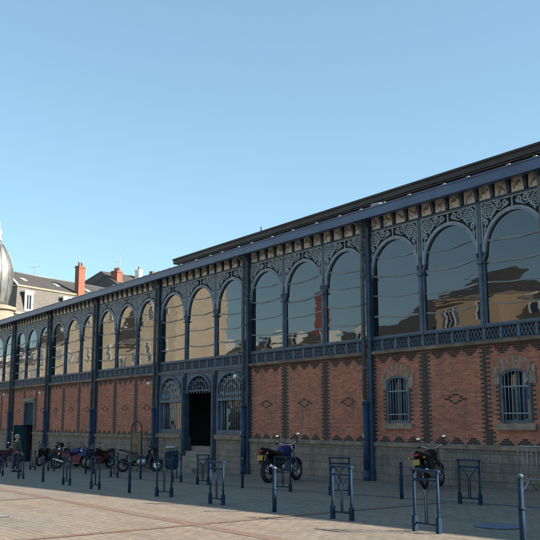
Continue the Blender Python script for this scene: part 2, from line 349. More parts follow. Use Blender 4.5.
ZP=1.2; ZB=3.86; ZF=4.0; ZG=4.40; ZT=7.87; RT=8.40
def spiral(cx,cz,r0,r1,a0,turns,n=22):
    return [(cx+(r0+(r1-r0)*i/n)*cos(a0+turns*2*pi*i/n),cz+(r0+(r1-r0)*i/n)*sin(a0+turns*2*pi*i/n)) for i in range(n+1)]
def tracery(mb,cx,hw,R,zs,front,back,rich=True):
    W_=.052
    for s in (-1,1):
        ex=cx+s*(hw-.10)
        # border bars
        mb.ribbon([(ex,zs+.05),(ex,ZT-.02)],.05,front,back)
        rx,rz=cx+s*(hw-.355),ZT-.265
        mb.ribbon([(rx+.195*cos(t),rz+.195*sin(t)) for t in [2*pi*i/24 for i in range(24)]],.05,front,back,closed=True)
        if rich:
            for k in range(4):
                a=pi/4+k*pi/2
                px,pz=rx+.095*cos(a),rz+.095*sin(a)
                mb.ribbon([(px+.045*cos(t),pz+.045*sin(t)) for t in [2*pi*i/10 for i in range(10)]],.036,front,back,closed=True)
                mb.ribbon([(rx+.0,rz+.0),(rx+.19*cos(a+pi/4),rz+.19*sin(a+pi/4))],.034,front,back)
        # scrolls running toward the crown
        def P(l): return [(cx+s*x,z) for x,z in l]
        sx,sz=hw-.355-.36,ZT-.17
        mb.ribbon(P(spiral(sx,sz,.115,.025,pi*.0,1.35)),W_,front-.002,back)
        mb.ribbon(P(spiral(sx-.235,sz+.02,.10,.02,pi*1.0,1.3)),W_,front-.004,back)
        mb.ribbon(P([(sx+.12,sz-.02),(sx+.06,sz-.13),(sx-.06,sz-.155),(sx-.16,sz-.085),(sx-.25,sz-.085)]),.03,front-.006,back)
        mb.ribbon(P([(sx+.115,sz),(sx+.13,sz+.10)]),.028,front-.002,back)
        # lower tail beside the arch
        tx=hw-.235; tz=ZT-.265-.30
        mb.ribbon(P(spiral(tx-.02,tz,.085,.02,pi/2,-1.2)),W_,front-.002,back)
        mb.ribbon(P([(tx+.03,tz-.06),(tx+.0,tz-.17),(tx+.055,tz-.26),(tx+.04,tz-.38)]),.034,front-.004,back)
        mb.ribbon(P(spiral(tx+.035,tz-.20,.055,.015,pi,1.1,14)),.026,front-.002,back)
    for s in (-1,1):
        # small leaves filling the field between scrolls and arch
        for (lx,lz,an,ln_) in ((hw-.60,-.30,2.2,.13),(hw-.52,-.40,2.5,.12),(hw-.86,-.27,1.2,.07),(hw-.17,-.50,1.4,.10),(hw-.15,-.06,.8,.05),(hw-.56,-.06,1.57,.06),(hw-.15,-.44,2.4,.08),(hw-.44,-.50,2.3,.10),(hw-.30,-.62,1.9,.10),(hw-.27,-.75,1.7,.09)):
            x_,z_=lx,ZT+lz
            if (x_)**2+(z_-zs)**2<(R+.10)**2: continue
            mb.ribbon([(cx+s*(x_-cos(an)*ln_*.5),z_-sin(an)*ln_*.5),(cx+s*(x_+cos(an)*ln_*.5),z_+sin(an)*ln_*.5)],.045,front-.001,back)
    mb.ribbon([(cx-hw+.08,ZT-.025),(cx+hw-.08,ZT-.025)],.05,front-.003,back)
    mb.ribbon([(cx,ZT-.05),(cx,zs+R+.03)],.05,front-.002,back)
    mb.ribbon(arcpts(cx,R+.04,zs,R+.04,36),.075,front-.006,.028)
    mb.ribbon(arcpts(cx,R-.02,zs,R-.02,36),.03,front-.014,.028)

nbar=0
pattern_units={}
for bi in range(len(XC)-1):
    xr,xl=XC[bi],XC[bi+1]; vis=bi>=3
    w=(xr-xl)/3
    main=4<=bi<=11
    entrance=(bi==6)
    # ---- lower wall per bay
    for ui in range(3):
        x1=xr-ui*w; x0=x1-w; cx=(x0+x1)/2; hw=w/2
        kind='plain'
        if entrance: kind='entrance'
        if bi==4 and ui in (0,2): kind='window'
        if bi==9 and ui==1: kind='door'
        px0=x0-(.0); px1=x1
        if kind in('plain','window','door'):
            wb=MB()
            ob=None
            if kind=='plain':
                wb.add([(px0,0,ZP),(px1,0,ZP),(px1,0,ZB),(px0,0,ZB)],[(0,1,2,3)])
            elif kind=='window':
                wcx=-15.22 if ui==0 else -19.72
                arch_wall(wb,px0,px1,ZP,ZB,wcx,.49,1.77,2.96,.24,0,.28)
            else:
                wcx=-52.9
                wb.add([(px0,0,-.8),(wcx-1,0,-.8),(wcx-1,0,ZB),(px0,0,ZB)],[(0,1,2,3)]) if False else None
                for a,c,z0,z1 in ((px0,wcx-1.0,ZP,ZB),(wcx+1.0,px1,ZP,ZB),(wcx-1.0,wcx+1.0,3.05,ZB)):
                    wb.add([(a,0,z0),(c,0,z0),(c,0,z1),(a,0,z1)],[(0,1,2,3)])
                wb.box(wcx-1.02,wcx-1.0,.0,.3,-1,3.05); wb.box(wcx+1.0,wcx+1.02,.0,.3,-1,3.05)
            # dark brick patterning (surface pattern of the same panel)
            if vis:
                rows=int(round((ZB-ZP)/C_))
                def clear(xa,xb,z):   # skip the openings
                    if kind=='window': return not (xb>wcx-.72 and xa<wcx+.72 and z>1.55 and z<3.62)
                    if kind=='door': return not (xb>wcx-1.0 and xa<wcx+1.0 and z<3.1)
                    return True
                for r in range(rows):
                    z=ZP+r*C_
                    hwid=.235 if r%2 else .135
                    for (xa,xb) in ((x0,x0+hwid),(x1-hwid,x1)):
                        if clear(xa,xb,z): dk(wb,xa,xb,z,1)
                # three stepped teeth at top and bottom
                inner0,inner1=x0+.27,x1-.27; tw=(inner1-inner0)/3
                for t in range(3):
                    tc=inner0+tw*(t+.5)
                    for r in range(5):
                        half=tw*.5-.05 if r==0 else max(.05,(tw*.5-.05)*(1-r/3.2))
                        zt=ZB-(r+2)*C_; zb_=ZP+r*C_
                        if r<3 and clear(tc-half,tc+half,zt): dk(wb,tc-half,tc+half,zt,1)
                        if r<3 and clear(tc-half,tc+half,zb_): dk(wb,tc-half,tc+half,zb_,1)
                for r in (0,): dk(wb,inner0,inner1,ZB-C_,1)
                if kind=='plain' or kind=='door':
                    dz=2.48 if kind=='plain' else 3.36
                    for r,segs in {-3:[(-.09,.09)],-2:[(-.24,-.10),(.10,.24)],-1:[(-.42,-.22),(.22,.42)],0:[(-.27,-.13),(.13,.27)],1:[(-.12,.12)]}.items():
                        for a,c in segs: dk(wb,cx+a,cx+c,dz+r*C_,1)
                if kind=='window':
                    for r in range(rows):
                        z=ZP+r*C_
                        if 1.78<z<2.86:
                            hh=.66 if r%2 else .56
                            dk(wb,wcx-hh,wcx-.50,z,1); dk(wb,wcx+.50,wcx+hh,z,1)
            hp(wb,'brick_panel',[M['brick'],M['darkbrick']])
            # plinth
            zg=min(g(x0,0),g(x1,0))-.4
            pb=MB()
            if kind=='door':
                for a,c in ((x0,wcx-1.0),(wcx+1.0,x1)): pb.box(a,c,-.06,.25,zg,ZP-.13)
            else: pb.box(x0,x1,-.06,.25,zg,ZP-.13)
            pl=hp(pb,'plinth',M['plinth'])
            cb=MB()
            segs=((x0,wcx-1.0),(wcx+1.0,x1)) if kind=='door' else ((x0,x1),)
            for a,c in segs:
                cb.box(a,c,-.12,.10,ZP-.13,ZP-.03); cb.add([(a,-.12,ZP-.03),(c,-.12,ZP-.03),(c,0,ZP),(a,0,ZP)],[(0,1,2,3)])
            hp(cb,'plinth_coping',M['stone'])
        if kind=='window':
            # voussoirs, imposts and sill
            st=MB()
            n=13; r0x,r0z=.50,.25
            for i in range(n):
                a0=pi*(.12+.76*i/n); a1=pi*(.12+.76*(i+1)/n)-.012
                pts=[]
                for a,k in ((a0,0),(a1,0),(a1,1),(a0,1)):
                    xx=wcx-(.5+.10*k)*cos(a)*1.02; zz=2.955+(.245+.02*k)*sin(a)+k*.34*(.75+.25*sin(a))
                    pts.append((xx,zz))
                st.hexa([(pts[0][0],-.03,pts[0][1]),(pts[1][0],-.03,pts[1][1]),(pts[1][0],.05,pts[1][1]),(pts[0][0],.05,pts[0][1])],
                        [(pts[3][0],-.03,pts[3][1]),(pts[2][0],-.03,pts[2][1]),(pts[2][0],.05,pts[2][1]),(pts[3][0],.05,pts[3][1])],i%2)
            wn=hp(MB().box(wcx-.49,wcx+.49,.17,.20,1.77,3.24),'barred_window',M['glass2'])
            hp(st,'window_arch',[M['palestone'],M['brick']],wn)
            for s in (-1,1):
                im=MB()
                im.box(wcx+s*.50,wcx+s*.70,-.035,.1,2.80,3.12)
                im.box(wcx+s*.56,wcx+s*.70,-.033,.1,3.12,3.26)
                hp(im,'impost_stone',M['palestone'],wn)
            hp(MB().box(wcx-.64,wcx+.64,-.075,.2,1.60,1.765),'sill',M['palestone'],wn)
            fr=MB(); fr.ribbon([(wcx-.46,1.78)]+arcpts(wcx,.46,2.96,.21,16)+[(wcx+.46,1.78)],.07,-.01,.14)
            fr.box(wcx-.46,wcx+.46,.02,.14,1.78,1.86)
            fr.box(wcx-.025,wcx+.025,.07,.15,1.86,3.15); fr.box(wcx-.42,wcx+.42,.08,.15,2.70,2.75)
            hp(fr,'frame',M['iron'],wn)
            ba=MB()
            for k in range(7):
                xx=wcx-.42+.84*(k+.5)/7; top=2.96+.2*sqrt(max(0,1-((xx-wcx)/.46)**2))
                ba.tube([(xx,.02,1.82),(xx,.02,top)],.011,6)
            for zz in (2.02,2.72): ba.box(wcx-.44,wcx+.44,.005,.035,zz,zz+.03)
            hp(ba,'window_bars',M['iron_lt'],wn)
            # blue shutters closed behind the glass
            sh=MB()
            for s in (-1,1):
                sh.box(wcx+s*.06,wcx+s*.22,.15,.17,1.88,2.68)
            hp(sh,'shutter',M['iron_dk'],wn)
        if kind=='door':
            dr=hp(MB().box(wcx-1.0,wcx-.86,-.02,.2,-.9,3.05).box(wcx+.86,wcx+1.0,-.02,.2,-.9,3.05).box(wcx-.86,wcx+.86,-.018,.2,2.95,3.05),'side_door',M['iron'])
            hp(MB().box(wcx-1.0,wcx+1.0,-.1,.1,3.052,3.22),'lintel',M['palestone'],dr)
            hp(MB().box(wcx-.86,wcx+.86,.12,.16,1.72,2.95).box(wcx-.86,wcx+.86,.05,.18,1.60,1.72),'transom_panel',M['teal'],dr)
            hp(MB().box(wcx-.86,wcx-.80,-.62,.12,-.75,1.6),'door_leaf',M['teal'],dr)
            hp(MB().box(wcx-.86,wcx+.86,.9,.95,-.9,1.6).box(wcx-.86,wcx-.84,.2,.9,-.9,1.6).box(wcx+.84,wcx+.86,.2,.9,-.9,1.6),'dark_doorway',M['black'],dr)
            hp(MB().box(wcx-1.0,wcx+1.0,-.2,.9,-.95,-.62),'threshold',M['concrete'],dr)
    # ---- ledge, frieze, arches above
    lb=MB(); lb.box(xl,xr,-.13,.1,ZB+.05,ZF); lb.add([(xl,0,ZB),(xr,0,ZB),(xr,-.13,ZB+.05),(xl,-.13,ZB+.05)],[(0,1,2,3)])
    if not entrance: hp(lb,'string_course',M['ledge'])
    fb=MB(); fb.box(xl,xr,.0,.1,ZF,ZG-.03,1)
    npan=12; pw=(xr-xl)/npan
    fb.box(xl,xr,-.06,.0,ZF,ZF+.045,0); fb.box(xl,xr,-.08,.0,ZG-.05,ZG,0)
    for k in range(npan+1):
        xx=xl+k*pw; fb.box(xx-.045,xx+.045,-.045,0,ZF+.045,ZG-.05,2)
        if k<npan and vis:
            a=xx+.05; c=xx+pw-.05; z0=ZF+.055; z1=ZG-.06; m3=(c-a)/4
            for q in range(4):
                fb.ribbon([(a+q*m3,z0),(a+(q+1)*m3,z1)],.020,-.028,.0,2); fb.ribbon([(a+q*m3,z1),(a+(q+1)*m3,z0)],.022,-.030,.0,2)
            for q in range(5):
                fb.ribbon([(a+(q-.5)*m3 if q else a,(z0+z1)/2 if q else (z0+z1)/2),(a+q*m3,z1)],.018,-.024,0,2) if q else None
                fb.ribbon([(a+(q-.5)*m3,(z0+z1)/2),(a+q*m3,z0)],.018,-.025,0,2) if q else None
    hp(fb,'iron_frieze',[M['iron_dk'],M['black'],M['iron']])
    for ui in range(3):
        x1=xr-ui*w; x0=x1-w; cx=(x0+x1)/2; hw=w/2; R=hw-.155; zs=7.49-R
        if ui==0: pass
        gl=MB(); zj=[ZG]
        while zj[-1]<ZT-.75: zj.append(zj[-1]+random.uniform(.54,.70))
        zj[-1]=ZT
        for a_,c_ in zip(zj[:-1],zj[1:]):
            t0,t1,t2=random.uniform(-.0022,.0022),random.uniform(-.0022,.0022),random.uniform(-.0016,.0016)
            gl.add([(x0+.08,.03+t0+t2,a_),(x1-.08,.03+t0-t2,a_),(x1-.08,.03+t1-t2,c_),(x0+.08,.03+t1+t2,c_)],[(0,1,2,3)])
        win=hp(gl,'gallery_window',M['glass'])
        bk=MB(); arch_wall(bk,x0+.05,x1-.05,zs-.1,ZT,cx,R+.03,zs-.1,zs,R+.03,.012,.015,28,0,False); 
        hp(bk,'spandrel_dark',M['black'],win)  # black sheet puts the dark seen through the ironwork into colour
        tr=MB(); tracery(tr,cx,hw,R,zs,-.035,-.012,main); hp(tr,'spandrel_tracery',M['iron_lt'],win)
        fr=MB()
        for s in (-1,1):
            ex=cx+s*(hw-.095)
            fr.box(ex-.024,ex+.024,-.02,.028,ZG,zs-.12)
            # bracket where the mouldings drop onto the mullion
            fr.ribbon([(cx+s*(R-.005),zs+.02),(cx+s*(R+.005),zs-.10),(cx+s*(hw-.07),zs-.24)],.06,-.045,.028)
        fr.box(x0+.06,x1-.06,-.03,.028,ZG,ZG+.07)
        hp(fr,'window_frame',M['iron'],win)
        # horizontal glazing joints, their bright reflection painted as pale sagging strips
        gb=MB()
        am=random.uniform(.045,.085); ph0=random.uniform(-.9,.9)
        for z in zj[1:-1]:
            lim=R if z<zs else sqrt(max(.01,R*R-(z-zs)**2))
            lim=min(lim,R)-.02; ph=ph0+random.uniform(-.3,.3); a2=am*random.uniform(.7,1.3); wd=random.uniform(.032,.058)
            pts=[(cx+lim*t,z-a2*cos(pi*t*.5+ph*.5)+.035*ph*t+.008*sin(6*t+ph*9)) for t in [-1+2*i/20 for i in range(21)]]
            if lim>.3: gb.ribbon(pts,wd,.005,.028)
        hp(gb,'glazing_joint',M['bar'],win)
        # mullion on the right-hand edge of every unit except at columns
        if ui>0:
            mm=MB(); mm.box(x1-.055,x1+.055,-.045,.12,ZG,zs+.0); mm.box(x1-.05,x1+.05,-.035,.08,zs,ZT)
            mm.box(x1-.022,x1+.022,-.065,-.045,ZG,zs+.25); mm.box(x1-.10,x1+.10,-.12,.1,zs-.32,zs-.26)
            hp(mm,'mullion',M['iron'])
    # ---- tile frieze
    tf=hp(MB().box(xl,xr,.02,.12,ZT,RT+.05,0).box(xl,xr,-.05,.02,ZT-.005,ZT+.06,1),'tile_frieze',[M['black'],M['iron_dk']])
    nt_=12; tp=(xr-xl-.24)/nt_
    for k in range(nt_):
        a=xl+.12+tp*k; c=a+tp; mx_=(a+c)/2
        if vis:
            t=MB(); t.box(mx_-.205,mx_+.205,-.03,.018,ZT+.07,RT-.035,0)
            rr=random.Random(bi*20+k); cz=(ZT+RT)/2+.02
            # a different painted sprig on every tile: curved stem, curls and leaves
            a0=rr.uniform(-.5,.5); fl_=rr.choice((-1,1)); cvx=rr.uniform(.03,.07)
            st_=[(mx_+fl_*(-.13+.26*q/8),cz+cvx*sin(q*.8+a0)+.05*a0) for q in range(9)]
            t.ribbon(st_,.022,-.0355,-.028,1)
            for q in (1,3,5,7):
                bx_,bz_=st_[q]; up=1 if q%4==1 else -1; ll=rr.uniform(.045,.095)
                t.ribbon([(bx_,bz_),(bx_+fl_*.03,bz_+up*ll*.6),(bx_+fl_*rr.uniform(-.02,.05),bz_+up*ll)],rr.uniform(.022,.045),-.0365,-.028,1)
            t.ribbon(spiral(mx_+rr.uniform(-.05,.05),cz+rr.uniform(-.03,.03),.05,.012,a0*3,1.1*fl_,10),.02,-.0375,-.028,1)
            hp(t,'ceramic_tile',[M['tile'],M['tilemotif']],tf)
    for k in range(nt_+1):
        a=xl+.12+tp*k
        if k==nt_ : a-=.03
        cs=MB(); cs.add([(a-.05,.0,ZT+.07),(a+.05,.0,ZT+.07),(a+.05,0,RT),(a-.05,0,RT),(a-.05,-.06,ZT+.10),(a+.05,-.06,ZT+.10),(a+.05,-.16,RT-.05),(a-.05,-.16,RT-.05),(a-.05,-.16,RT-.02),(a+.05,-.16,RT-.02)],
               [(0,1,5,4),(4,5,6,7),(7,6,9,8),(0,4,7,8,3),(1,2,9,6,5),(3,8,9,2)])
        if vis: hp(cs,'eaves_bracket',M['iron_dk'],tf)

# columns with downpipes
for i,x in enumerate(XC):
    zg=g(x,-.2)-.1
    c=MB(); px=x+.07
    c.box(px-.06,px+.06,-.13,.06,zg,8.32); c.box(px-.085,px+.085,-.155,-.13,zg,8.2)
    c.box(px-.105,px+.105,-.18,.0,zg+.02,zg+.45); 
    for zz in (1.25,4.02,4.36,6.3,7.8): c.box(px-.10,px+.10,-.17,.0,zz,zz+.07)
    c.hexa([(px-.06,-.156,8.0),(px+.06,-.156,8.0),(px+.06,-.1,8.0),(px-.06,-.1,8.0)],[(px-.08,-.40,8.4),(px+.08,-.40,8.4),(px+.08,-.1,8.4),(px-.08,-.1,8.4)])
    co=hp(c,'column',M['iron_dk'])
    d=MB(); qx=x-.12
    d.tube([(qx,-.20,2.4),(qx,-.20,7.95),(qx,-.24,8.08),(qx,-.42,8.17),(qx,-.48,8.22)],.068,12)
    dp=hp(d,'downpipe',M['pipe'],None)
    for zz in (2.42,3.45,4.45,5.5,6.4,7.3): hp(MB().tube([(qx,-.20,zz),(qx,-.20,zz+.08)],.082,12),'pipe_collar',M['pipe'],dp)
    s=MB(); s.tube([(qx+.03,-.20,zg),(qx+.03,-.20,2.4)],.105,14); s.tube([(qx+.03,-.20,zg),(qx+.03,-.20,zg+.42)],.125,14)
    for zz in (1.25,2.36): s.tube([(qx+.03,-.20,zz),(qx+.03,-.20,zz+.06)],.12,14)
    hp(s,'pipe_guard',M['post'],dp)
    hp(MB().box(qx-.02,qx+.06,-.325,-.31,1.33,1.44),'clamp_plate',M['clip'],dp)
# globe lamps near the column heads
for (x,z) in ((-28.38,3.62),(-35.75,3.6),(-49.9,3.55),(-56.6,3.6)):
    m=MB(); m.tube([(x,-.1,z+.05),(x,-.32,z+.12),(x,-.42,z+.02)],.018,6)
    lm=hp(m,'wall_lamp',M['iron_dk']); s=MB(); s.ell((x,-.42,z-.08),(.09,.09,.09),14,8); hp(s,'globe',M['lampglass'],lm)

# gutter / fascia
XL,XR=XC[-1]-.3,XC[0]+.3
f=MB()
f.box(XL,XR,-.66,-.60,8.17,8.49); f.box(XL,XR,-.60,-.45,8.17,8.20); f.box(XL,XR,-.685,-.66,8.44,8.485); f.box(XL,XR,-.672,-.66,8.17,8.20)
hp(f,'gutter_fascia',M['blue'])
hp(MB().box(XL,XR,-.45,.05,8.45,8.48),'soffit',M['iron_dk'])
k=0; x=XL+.5
while x<-6 and k<60:
    hp(MB().box(x-.05,x+.05,-.68,-.55,8.49,8.515),'gutter_clip',M['clip']); x+=random.uniform(.85,1.5); k+=1
hp(MB().hexa([(-20.15,-.6,8.49),(-19.6,-.6,8.49),(-19.6,-.1,8.55),(-20.15,-.1,8.55)],[(-20.05,-.58,8.62),(-19.75,-.58,8.58),(-19.75,-.1,8.66),(-20.1,-.1,8.70)]),'flashing_patch',M['clip'])
# roofs
DY=28.0; SL=.30; zr0=8.47
def rz(y): return zr0+SL*(min(y,DY-y)+.6)
r=MB(); r.add([(XL,-.6,zr0),(XR,-.6,zr0),(XR,DY/2,rz(DY/2)),(XL,DY/2,rz(DY/2)),(XL,DY+.6,zr0),(XR,DY+.6,zr0)],[(0,1,2,3),(3,2,5,4)])
hp(r,'roof',M['zinc'])
wl=MB()
wl.add([(XL+.3,0.02,-2),(XL+.3,DY,-2),(XL+.3,DY,8.4),(XL+.3,DY/2,12.6),(XL+.3,0.02,8.4)],[(0,1,2,3,4)]); wl.add([(XR-.3,0.02,-1),(XR-.3,DY,-1),(XR-.3,DY,8.4),(XR-.3,DY/2,12.6),(XR-.3,0.02,8.4)],[(4,3,2,1,0)])
wl.add([(XL+.3,DY,-2),(XR-.3,DY,-2),(XR-.3,DY,8.4),(XL+.3,DY,8.4)],[(0,1,2,3)])
hp(wl,'end_wall',M['brick'])
# lantern roof: dark stepped edge in two bands
LX=-41.9; LR=12.0; LY=4.0; zl=10.36
ln=hp(MB().box(LX+1,LR,LY+.9,DY-LY-.9,rz(LY)-.3,zl+.3),'roof_lantern',M['black'])
e=MB(); e.box(LX+.25,LR,LY+.30,LY+.36,zl-.02,zl+.15); e.box(LX+.25,LR,LY+.02,LY+.30,zl-.03,zl-.0)
e.box(LX+.25,LX+.31,LY+.36,DY-LY,zl-.02,zl+.15)
hp(e,'lower_eaves_board',M['brownroof2'],ln)
e=MB(); e.box(LX,LR,LY,LY+.05,zl+.03,zl+.30); e.box(LX,LR,LY-.06,LY,zl+.235,zl+.31); e.box(LX,LX+.05,LY+.05,DY-LY,zl+.03,zl+.30); e.box(LX,LR,LY+.05,LY+.9,zl+.13,zl+.15)
e.tube([(-15.75,LY-.07,zl+.24),(-15.75,LY-.07,zl-.05),(-15.6,LY+.1,zl-.45)],.035,6)
hp(e,'upper_eaves_gutter',M['brownroof'],ln)
e=MB(); zz=zl+.31; hh=(DY/2-LY)*.22
e.add([(LX,LY,zz),(LR,LY,zz),(LR,DY/2,zz+hh),(LX+5,DY/2,zz+hh),(LX,DY-LY,zz),(LR,DY-LY,zz)],[(0,1,2,3),(3,2,5,4),(0,3,4)])
hp(e,'lantern_roof',M['zinc'],ln)
hp(MB().tube([(-33.1,LY-.03,zl+.3),(-33.1,LY-.03,zl+.52)],.03,6).tube([(-15.4,LY,zl+.3),(-15.4,LY,zl+.46)],.03,6),'roof_vent',M['brownroof'],ln)

# ---- entrance bay (between the two columns)
xr,xl=XC[6],XC[7]; w=(xr-xl)/3
E0,E1=-32.95,-30.72        # clear door opening
zg=g(-32,0)-.5
# stone bases under the side windows
for a,c in ((xl,E0-.32),(E1+.32,xr)):
    p=hp(MB().box(a,c,-.06,.4,zg,1.12),'entrance_base',M['plinth']); hp(MB().box(a,c,-.16,.35,1.122,1.30),'entrance_sill',M['stone'],p)
hd=hp(MB().box(xl,xr,-.10,.10,3.86,ZF-.002).box(xl,xr,-.14,-.10,3.93,3.97),'entrance_head_beam',M['iron'])
def ent_arch(x0,x1,door=False):
    cx=(x0+x1)/2; hw=(x1-x0)/2; sp=3.0; rise=.76
    if not door:
        wn=hp(MB().add([(x0,.16,1.31),(x1,.16,1.31),(x1,.16,3.86),(x0,.16,3.86)],[(0,1,2,3)]),'entrance_window',M['glass2'])
    else:
        wn=hp(MB().box(x0-.30,x0,-.11,.14,zg,3.86).box(x1,x1+.30,-.11,.14,zg,3.86).box(x0-.22,x0-.08,-.15,-.11,zg,3.7).box(x1+.08,x1+.22,-.15,-.11,zg,3.7),'entrance_doorway',M['iron_dk'])
    s=MB(); arch_wall(s,x0,x1,sp,3.86,cx,hw-.1,sp,sp,rise,-.03,.12,24,0,False)
    s.ribbon(arcpts(cx,hw-.12,sp,rise-.02,28),.07,-.09,.08)
    s.ribbon(arcpts(cx,hw-.02,sp,rise+.055,28),.035,-.055,-.028)
    hp(s,'arch_spandrel',M['iron'],wn)
    t=MB(); fine=M['iron_lt'] if not door else M['iron']
    for k in range(13):
        xx=cx-(hw-.2)+(2*hw-.4)*k/12; top=sp+(rise-.04)*sqrt(max(0,1-((xx-cx)/(hw-.12))**2))
        lo=3.12 if door else 2.76
        if k%2==0: t.ribbon([(xx,lo),(xx,top)],.026,-.02,.02)
        else:
            t.ribbon([(xx,lo),(xx,top-.12)],.022,-.018,.02); t.ribbon(spiral(xx,top-.16,.06,.02,0,1.1,12),.02,-.022,.02)
    for q in (.32,.62): t.ribbon(arcpts(cx,(hw-.14)*q,sp+.05,(rise-.02)*q,20),.03,-.024,.02)
    if door:
        t.ribbon([(cx-hw+.05,3.10),(cx+hw-.05,3.10)],.05,-.03,.03)
        for k in range(9): # hanging fringe
            xx=cx-(hw-.16)+(2*hw-.32)*k/8; t.ribbon([(xx,3.09),(xx,2.98)],.05,-.02,.02)
    else:
        for k in range(8): t.ribbon(spiral(cx-(hw-.25)+(2*hw-.5)*k/7,2.92,.085,.02,k,1.2,12),.022,-.024,.02)
    hp(t,'arch_grille',M['iron_lt'] if not door else M['iron'],wn)
    if not door:
        fr=MB(); fr.box(x0,x0+.16,-.06,.12,1.31,3.0); fr.box(x1-.10,x1,-.06,.12,1.31,3.0); fr.box(x0,x1,-.062,.12,1.31,1.48); fr.box(x0+.1,x1-.1,-.08,.1,2.64,2.75); fr.box(x0+.18,x1-.1,-.085,-.062,1.40,1.43)
        fr.box(x0+.16,x0+.30,.04,.14,1.48,2.64)
        hp(fr,'frame',M['iron'],wn)
        b_=MB(); n=11
        for k in range(n):
            xx=x0+.36+(x1-x0-.56)*k/(n-1); b_.tube([(xx,.02,1.48),(xx,.02,2.64)],.014,6)
        hp(b_,'window_bars',M['iron_lt'],wn)
    return wn
ent_arch(xl+.14,E0-.32); ent_arch(E1+.32,xr-.14); dw=ent_arch(E0,E1,True)
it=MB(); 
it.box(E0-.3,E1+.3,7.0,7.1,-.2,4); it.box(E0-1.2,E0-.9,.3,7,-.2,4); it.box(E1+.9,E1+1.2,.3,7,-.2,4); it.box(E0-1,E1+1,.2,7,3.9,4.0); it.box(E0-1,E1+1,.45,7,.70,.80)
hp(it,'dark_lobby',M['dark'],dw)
hp(MB().box(E0-.3,E0+.35,1.5,1.55,.8,3.0).box(E1-.25,E1+.3,1.5,1.55,.8,3.0).box(E0,E1,1.5,1.55,2.9,3.0),'inner_door_frame',M['brownroof'],dw)
st=MB(); zs0=g(-32,-1); nst=5; hgt=(.8-zs0)/nst
for k in range(nst): st.box(E0+.01,E1-.01,-.95+.30*k,.46,zs0-.3 if k==0 else zs0+hgt*k,zs0+hgt*(k+1)-.002)
hp(st,'steps',M['concrete'],dw)

# ------------------------------------------------------------------ street furniture
def make_rack(label):
    root=tag(empty('bicycle_rack'),label,'bike rack','blue bicycle racks on the square')
    W2=.24; H=.85
    for s in (-1,1):
        p=MB(); p.tube([(s*W2,0,-.15),(s*W2,0,H)],.022,8); po=p.build('post',M['rackpaint'],root)
        q=MB(); q.box(s*W2-.032,s*W2+.032,-.032,.032,-.15,.215); q.build('post_sleeve',M['rackpaint'],po)
    MB().box(-W2-.035,W2+.035,-.028,.028,H-.0,H+.032).build('top_rail',M['rackpaint'],root)
    MB().tube([(-W2,0,H-.115),(W2,0,H-.115)],.016,8).build('upper_rail',M['rackpaint'],root)
    MB().tube([(-W2,0,.12),(W2,0,.12)],.014,8).build('lower_rail',M['rackpaint'],root)
    for s in (-1,1):
        MB().tube([(s*.022,0,.12),(s*.022,0,.52),(s*.05,0,.58),(s*(W2-.03),0,H-.115)],.010,6).build('brace_rod',M['rackpaint'],root)
    return root
ordn=['nearest','second','third','fourth','fifth','sixth','seventh','eighth','ninth','tenth','eleventh']
front=[(-9.31,-9.16,.0),(-11.6,-8.86,.03),(-15.93,-8.7,.05),(-18.85,-8.4,.32),(-23.04,-8.35,.06),(-25.75,-8.12,.05),(-31.17,-7.7,.02),(-34.3,-7.45,.05)]
back=[(-12.42,-4.9,.16),(-16.3,-5.1,.55),(-18.48,-5.2,.3),(-22.8,-5.05,.2),(-24.88,-4.8,.1),(-29.66,-4.78,.1),(-33.2,-4.23,.3),(-37.75,-4.12,.2),(-39.73,-4.26,.1),(-45.4,-3.75,.1)]
proto=None
for row,lst in (('front',front),('back',back)):
    for i,(x,y,a) in enumerate(lst):
        extra={('front',0):', in front of the black motorbike',('front',1):', overlapping another rack behind it',('back',0):', between the black motorbike and the steel barrier',('front',2):', before the dark entrance',
               ('front',3):', before the litter bin',('back',4):', beside the litter bin',('front',6):', before the white-haired person'}.get((row,i),'')
        pos='rightmost' if i==0 else ordn[i]+' from the right'
        lab='blue bicycle rack, %s in the %s row%s'%(pos,'front' if row=='front' else 'wall-side',extra)
        if proto is None: proto=make_rack(lab); o=proto
        else: o=copy_tree(proto); o['label']=lab
        o.location=(x,y,g(x,y)); o.rotation_euler=(0,0,a)
def make_boll(label):
    m=MB(); m.lathe((0,0,0),[(.041,-.1),(.041,.41),(.034,.42),(.034,.80),(.028,.815),(.0,.82)],14)
    root=m.build('bollard',M['rackpaint']); tag(root,label,'bollard','blue steel bollards on the square')
    MB().lathe((0,0,0),[(.046,.40),(.046,.44)],14).build('collar',M['rackpaint'],root)
    MB().lathe((0,0,0),[(.042,.775),(.044,.81),(.02,.825)],14).build('cap',M['iron'],root)
    return root
bp_=None
for (x,y,lab) in ((-7.5,-9.27,'tall blue steel bollard with a collar at the right edge, nearest of all'),
    (-13.61,-8.84,'blue steel bollard standing in front of the blue motorbike'),
    (-20.81,-8.37,'slim blue bollard in the front row before the black scooter'),
    (-28.24,-7.95,'blue bollard farthest left in the front row'),
    (-14.47,-4.84,'blue bollard near the wall, left of the black motorbike'),
    (-20.56,-5.09,'blue bollard right of the entrance, near the column'),
    (-27.65,-4.71,'blue bollard by the wall side, in front of the black scooter front wheel')):
    if bp_ is None: bp_=make_boll(lab); o=bp_
    else: o=copy_tree(bp_); o['label']=lab
    o.location=(x,y,g(x,y)); o.scale=(1,1,1.06 if x>-8 else 1.0)

